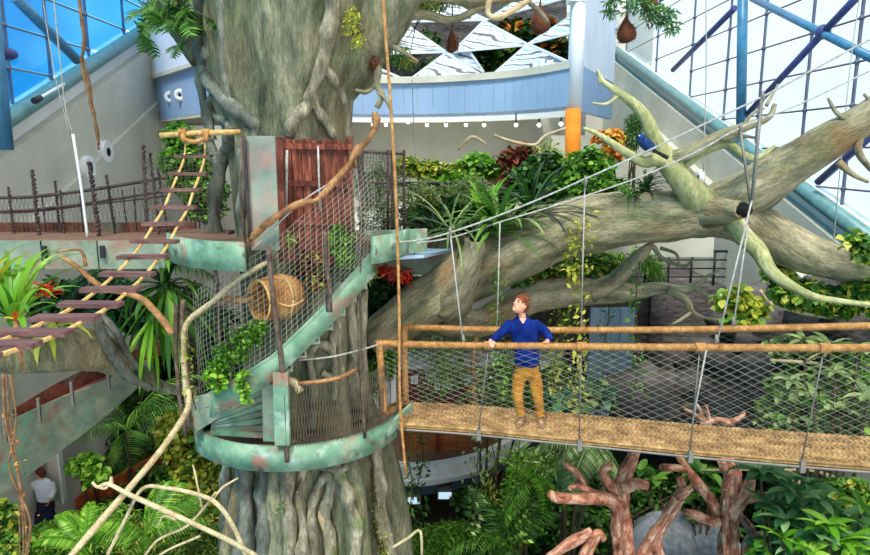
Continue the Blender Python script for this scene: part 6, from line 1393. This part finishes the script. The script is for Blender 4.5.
    V('thin leafy vine hanging from the lower limb before the blue boards', 'hanging_vine', [(640, 262, 11), (636, 300, 11), (638, 350, 11), (634, 398, 11)], 'lf_mid', 130, .1, 42, spread=.07)
    V('trailing moss vine hanging left of the man from the great limb', 'hanging_vine', [(499, 270, 10.2), (497, 300, 10.2), (500, 350, 10.6), (497, 400, 10.8)], 'lf_bright', 150, .09, 43, spread=.06)
    V('long vine hanging under the bridge floor at the left clamp', 'hanging_vine', [(480, 356, 10.4), (476, 400, 10.2), (478, 450, 10.2), (474, 530, 10.2)], 'lf_grey', 220, .09, 44, spread=.09)
    V('leafy vine curtain falling below the bridge left of the palm', 'hanging_vine', [(520, 440, 10.4), (516, 480, 10.4), (520, 540, 10.4)], 'lf_bright', 190, .1, 45, spread=.1)
    V('thin vine hanging at the kiosk beside the orange rope', 'hanging_vine', [(413, 425, 10.2), (408, 450, 10.2), (412, 490, 10.2), (404, 540, 10.2)], 'lf_mid', 110, .08, 46, spread=.06)
    V('vine with pale leaves draped down the left post behind the near rail', 'hanging_vine', [(440, 345, 11.5), (444, 365, 11.5), (440, 392, 11.5)], 'lf_bright', 90, .12, 47, 'narrow', spread=.08)
    V('brown stemmed creeper bundle behind the rails left of the man', 'creeper', [(476, 330, 11.2), (473, 370, 11.2), (478, 420, 11.2)], 'lf_orange', 60, .08, 48, spread=.08, r=4, stem='twig_orange')
    V('white flowered creeper wandering over the lower trunk', 'creeper', [on_t(305, 470), on_t(296, 490), on_t(284, 502), on_t(276, 512)], 'lf_grey', 60, .06, 49, spread=.03)
    V('bright moss like creeper on the lower right flank of the trunk', 'creeper', [on_t(372, 470), on_t(376, 500), on_t(381, 530), on_t(384, 555)], 'lf_yellow', 160, .045, 50, spread=.06)
    V('green climber on the left stair posts', 'creeper', [(186, 330, 8.5), (190, 380, 8.5), (196, 410, 8.45)], 'lf_yellow', 60, .08, 51, spread=.05)
    V('short vine tuft hanging from the great limb left of the cable', 'hanging_vine', [(570, 240, 10.1), (572, 262, 10.1), (571, 280, 10.1)], 'lf_yellow', 70, .1, 52, spread=.06)
    V('dark aerial root bundle hanging at the left edge', 'aerial_roots', [(6, 376, 6.5), (9, 410, 6.5), (15, 450, 6.5), (24, 510, 6.5), (28, 560, 6.5)], 'lf_orange', 20, .05, 53, spread=.05, r=1.6, stem='root_brown', cat='roots')
    for k, (dx, lb_) in enumerate(((4, 'thin third aerial root strand just right of the twisted pair'), (-3, 'outermost aerial root strand touching the left frame edge'))):
        hang(lb_, 'aerial_root', [(6 + dx, 374, 6.5), (10 + dx * 1.5, 420, 6.5), (14 - dx, 470, 6.5), (26 + dx, 520, 6.5), (24, 565, 6.5)], .012, 'root_brown', 'root', .4)
    V('second aerial root strand twisting at the left edge', 'aerial_roots', [(12, 376, 6.6), (8, 420, 6.6), (18, 470, 6.6), (20, 560, 6.6)], 'lf_mid', 30, .05, 54, spread=.06, r=1.4, stem='root_brown', cat='roots')
strap_plants()

def more_vines():
    for k, (x, y0, y1, d, m, n, lb_) in enumerate([(430, 335, 398, 12.4, 'lf_bright', 120, 'thin vine hanging nearest to the near end post behind the rails'), (458, 330, 402, 12.2, 'lf_mid', 150, 'leafy vine hanging midway between end post and brown creeper'), (512, 345, 405, 12, 'lf_bright', 160, 'bright vine dropping close behind the man\'s left side'), (556, 300, 410, 11.8, 'lf_yellow', 200, 'yellow vine hanging just right of the man'), (606, 255, 420, 12.4, 'lf_mid', 220, 'green vine falling in front of the blue boards left edge'), (565, 250, 330, 12, 'lf_mid', 150, 'vine hanging between the great and the lower limb'), (528, 262, 300, 12, 'lf_bright', 90, 'short bright vine above the head of the man'), (420, 430, 520, 13.2, 'lf_mid', 140, 'vine hanging across the wood panels of the kiosk'), (492, 445, 500, 13, 'lf_yellow', 140, 'yellowish vine over the right end of the kiosk')]):
        vine(lb_, 'hanging_vine', [(x, y0, d), (x + 3, (y0 * 2 + y1) / 3, d), (x - 3, (y0 + 2 * y1) / 3, d), (x + 1, y1, d)], m, n, .12, 80 + k, 'small' if k % 2 else 'narrow', spread=.1)
more_vines()

# big lobed leaves at the top left, each leaf a part
def lobed_leaf(size):
    mb = MB(); n = 7; half = []
    for s in (1, -1):
        for i in range(n):
            t = i / n; y = t * .9; w0 = .42 * math.sin(PI * (.12 + .8 * t)); tip = Vector((s * w0, y + .16, -.10 - .12 * t)); a = Vector((0, y, -.1 * t * t)); b = Vector((0, y + .11, -.1 * (t + .1) ** 2)); m1 = a.lerp(tip, .6) + Vector((0, -.02, .03)); m2 = b.lerp(tip, .6) + Vector((0, .03, .03))
            mb.add([Vector(p) * size for p in (a, m1, tip, m2, b)], [(0, 1, 2, 3, 4)] if s > 0 else [(4, 3, 2, 1, 0)], False)
    mb.tube([Vector((0, -.5 * size, -.1 * size)), Vector((0, 0, 0)), Vector((0, .95 * size, -.11 * size))], [.01, .008, .003], 5)
    me = bpy.data.meshes.new('leaf'); me.from_pydata(mb.v, [], mb.f); return me
def lobed(label, name, spots, size, mat, seed, cat='climber'):
    me = lobed_leaf(size); me.materials.append(M[mat]); c = W(*spots[0][:3]); t = thing(name, label, cat, c); rr = random.Random(seed)
    for (px, py, d, n, rpx) in spots:
        for i in range(n):
            f = bpy.data.objects.new('leaf', me); COL.objects.link(f); f.parent = t; p = W(px + rr.gauss(0, rpx * .6), py + rr.gauss(0, rpx * .5), d + rr.uniform(-.4, .4)); f.location = p - c
            f.rotation_euler = (rr.uniform(-1.3, -.1), rr.uniform(-.6, .6), rr.choice((PI, PI, 0)) + rr.uniform(-1.1, 1.1)); s = rr.uniform(.7, 1.2); f.scale = (s, s, s)
    return t
lobed('large lobed dark leaves hanging from the trunk at the top left', 'lobed_climber', [(165, 5, 9.4, 14, 22), (185, 20, 9.4, 9, 10), (148, 10, 9.5, 8, 12), (182, 45, 9.3, 3, 5), (143, 35, 9.4, 2, 4)], .32, 'lf_mid', 3)
lobed('darker lobed leaves crowding the top of the trunk at left', 'lobed_climber', [(175, -2, 9.7, 14, 20), (192, 12, 9.5, 8, 9)], .3, 'lf_dark', 5)
# whorled leaf clusters lower right
def whorls(label, name, spots, leaf_len, wd, mat, seed, cat='shrub', nl=8):
    base = W(*spots[0][:3]); t = thing(name, label, cat, (base.x, base.y, 0)); rr = random.Random(seed); mb = MB()
    mbl = MB(); strap_leaf(mbl, (0, 0, 0), 0, .25, leaf_len, wd, 1.0, 5, .15); me = bpy.data.meshes.new('leaf'); me.from_pydata(mbl.v, [], mbl.f); me.materials.append(M[mat])
    for (px, py, d) in spots:
        c = W(px, py, d); mb.tube(smooth_path([Vector((base.x, base.y, 0)), Vector((base.x, base.y, 0)).lerp(c, .6) + Vector((.1, 0, -.2)), c], 4), .02, 5)
        n = nl + rr.randint(-1, 2)
        for k in range(n):
            o = bpy.data.objects.new('leaf', me); COL.objects.link(o); o.parent = t; o.location = c - Vector((base.x, base.y, 0)); o.rotation_euler = (rr.uniform(-.2, .2), rr.uniform(-.5, .4), 2 * PI * k / n + rr.uniform(-.2, .2)); s = rr.uniform(.75, 1.15); o.scale = (s, s, s)
    mb.build('stem', 'darkstem', t)
whorls('shrub with large whorled drooping leaves below the bridge at right', 'whorled_leaf_shrub', [(790, 490, 8.8), (776, 478, 8.9), (808, 482, 8.8), (800, 508, 8.7), (760, 470, 9.0), (820, 500, 8.7), (785, 520, 8.6), (845, 515, 8.5), (815, 535, 8.4), (768, 505, 8.9), (795, 545, 8.4), (860, 540, 8.3)], .42, .15, 'lf_soft', 7)
whorls('brighter whorled leaf shrub at the very bottom right', 'whorled_leaf_shrub', [(830, 525, 8.2), (862, 505, 8.4), (850, 548, 8.1), (782, 538, 8.4), (810, 552, 8.2)], .34, .12, 'lf_bright', 9)
whorls('pale whorled leaf shrub behind the netting at the right edge', 'whorled_leaf_shrub', [(836, 372, 10.0), (858, 350, 9.9), (815, 400, 10.1), (790, 380, 10.4), (868, 395, 9.7), (842, 410, 9.9), (804, 340, 10.6), (830, 345, 10.4)], .34, .12, 'lf_grey', 11)
whorls('dark broad leaved plant behind the right red stump', 'broad_leaved_plant', [(700, 470, 11.5), (708, 488, 11.4), (692, 495, 11.5), (712, 472, 11.5), (640, 470, 12.5), (655, 480, 12.5)], .4, .2, 'lf_mid', 13, nl=6)
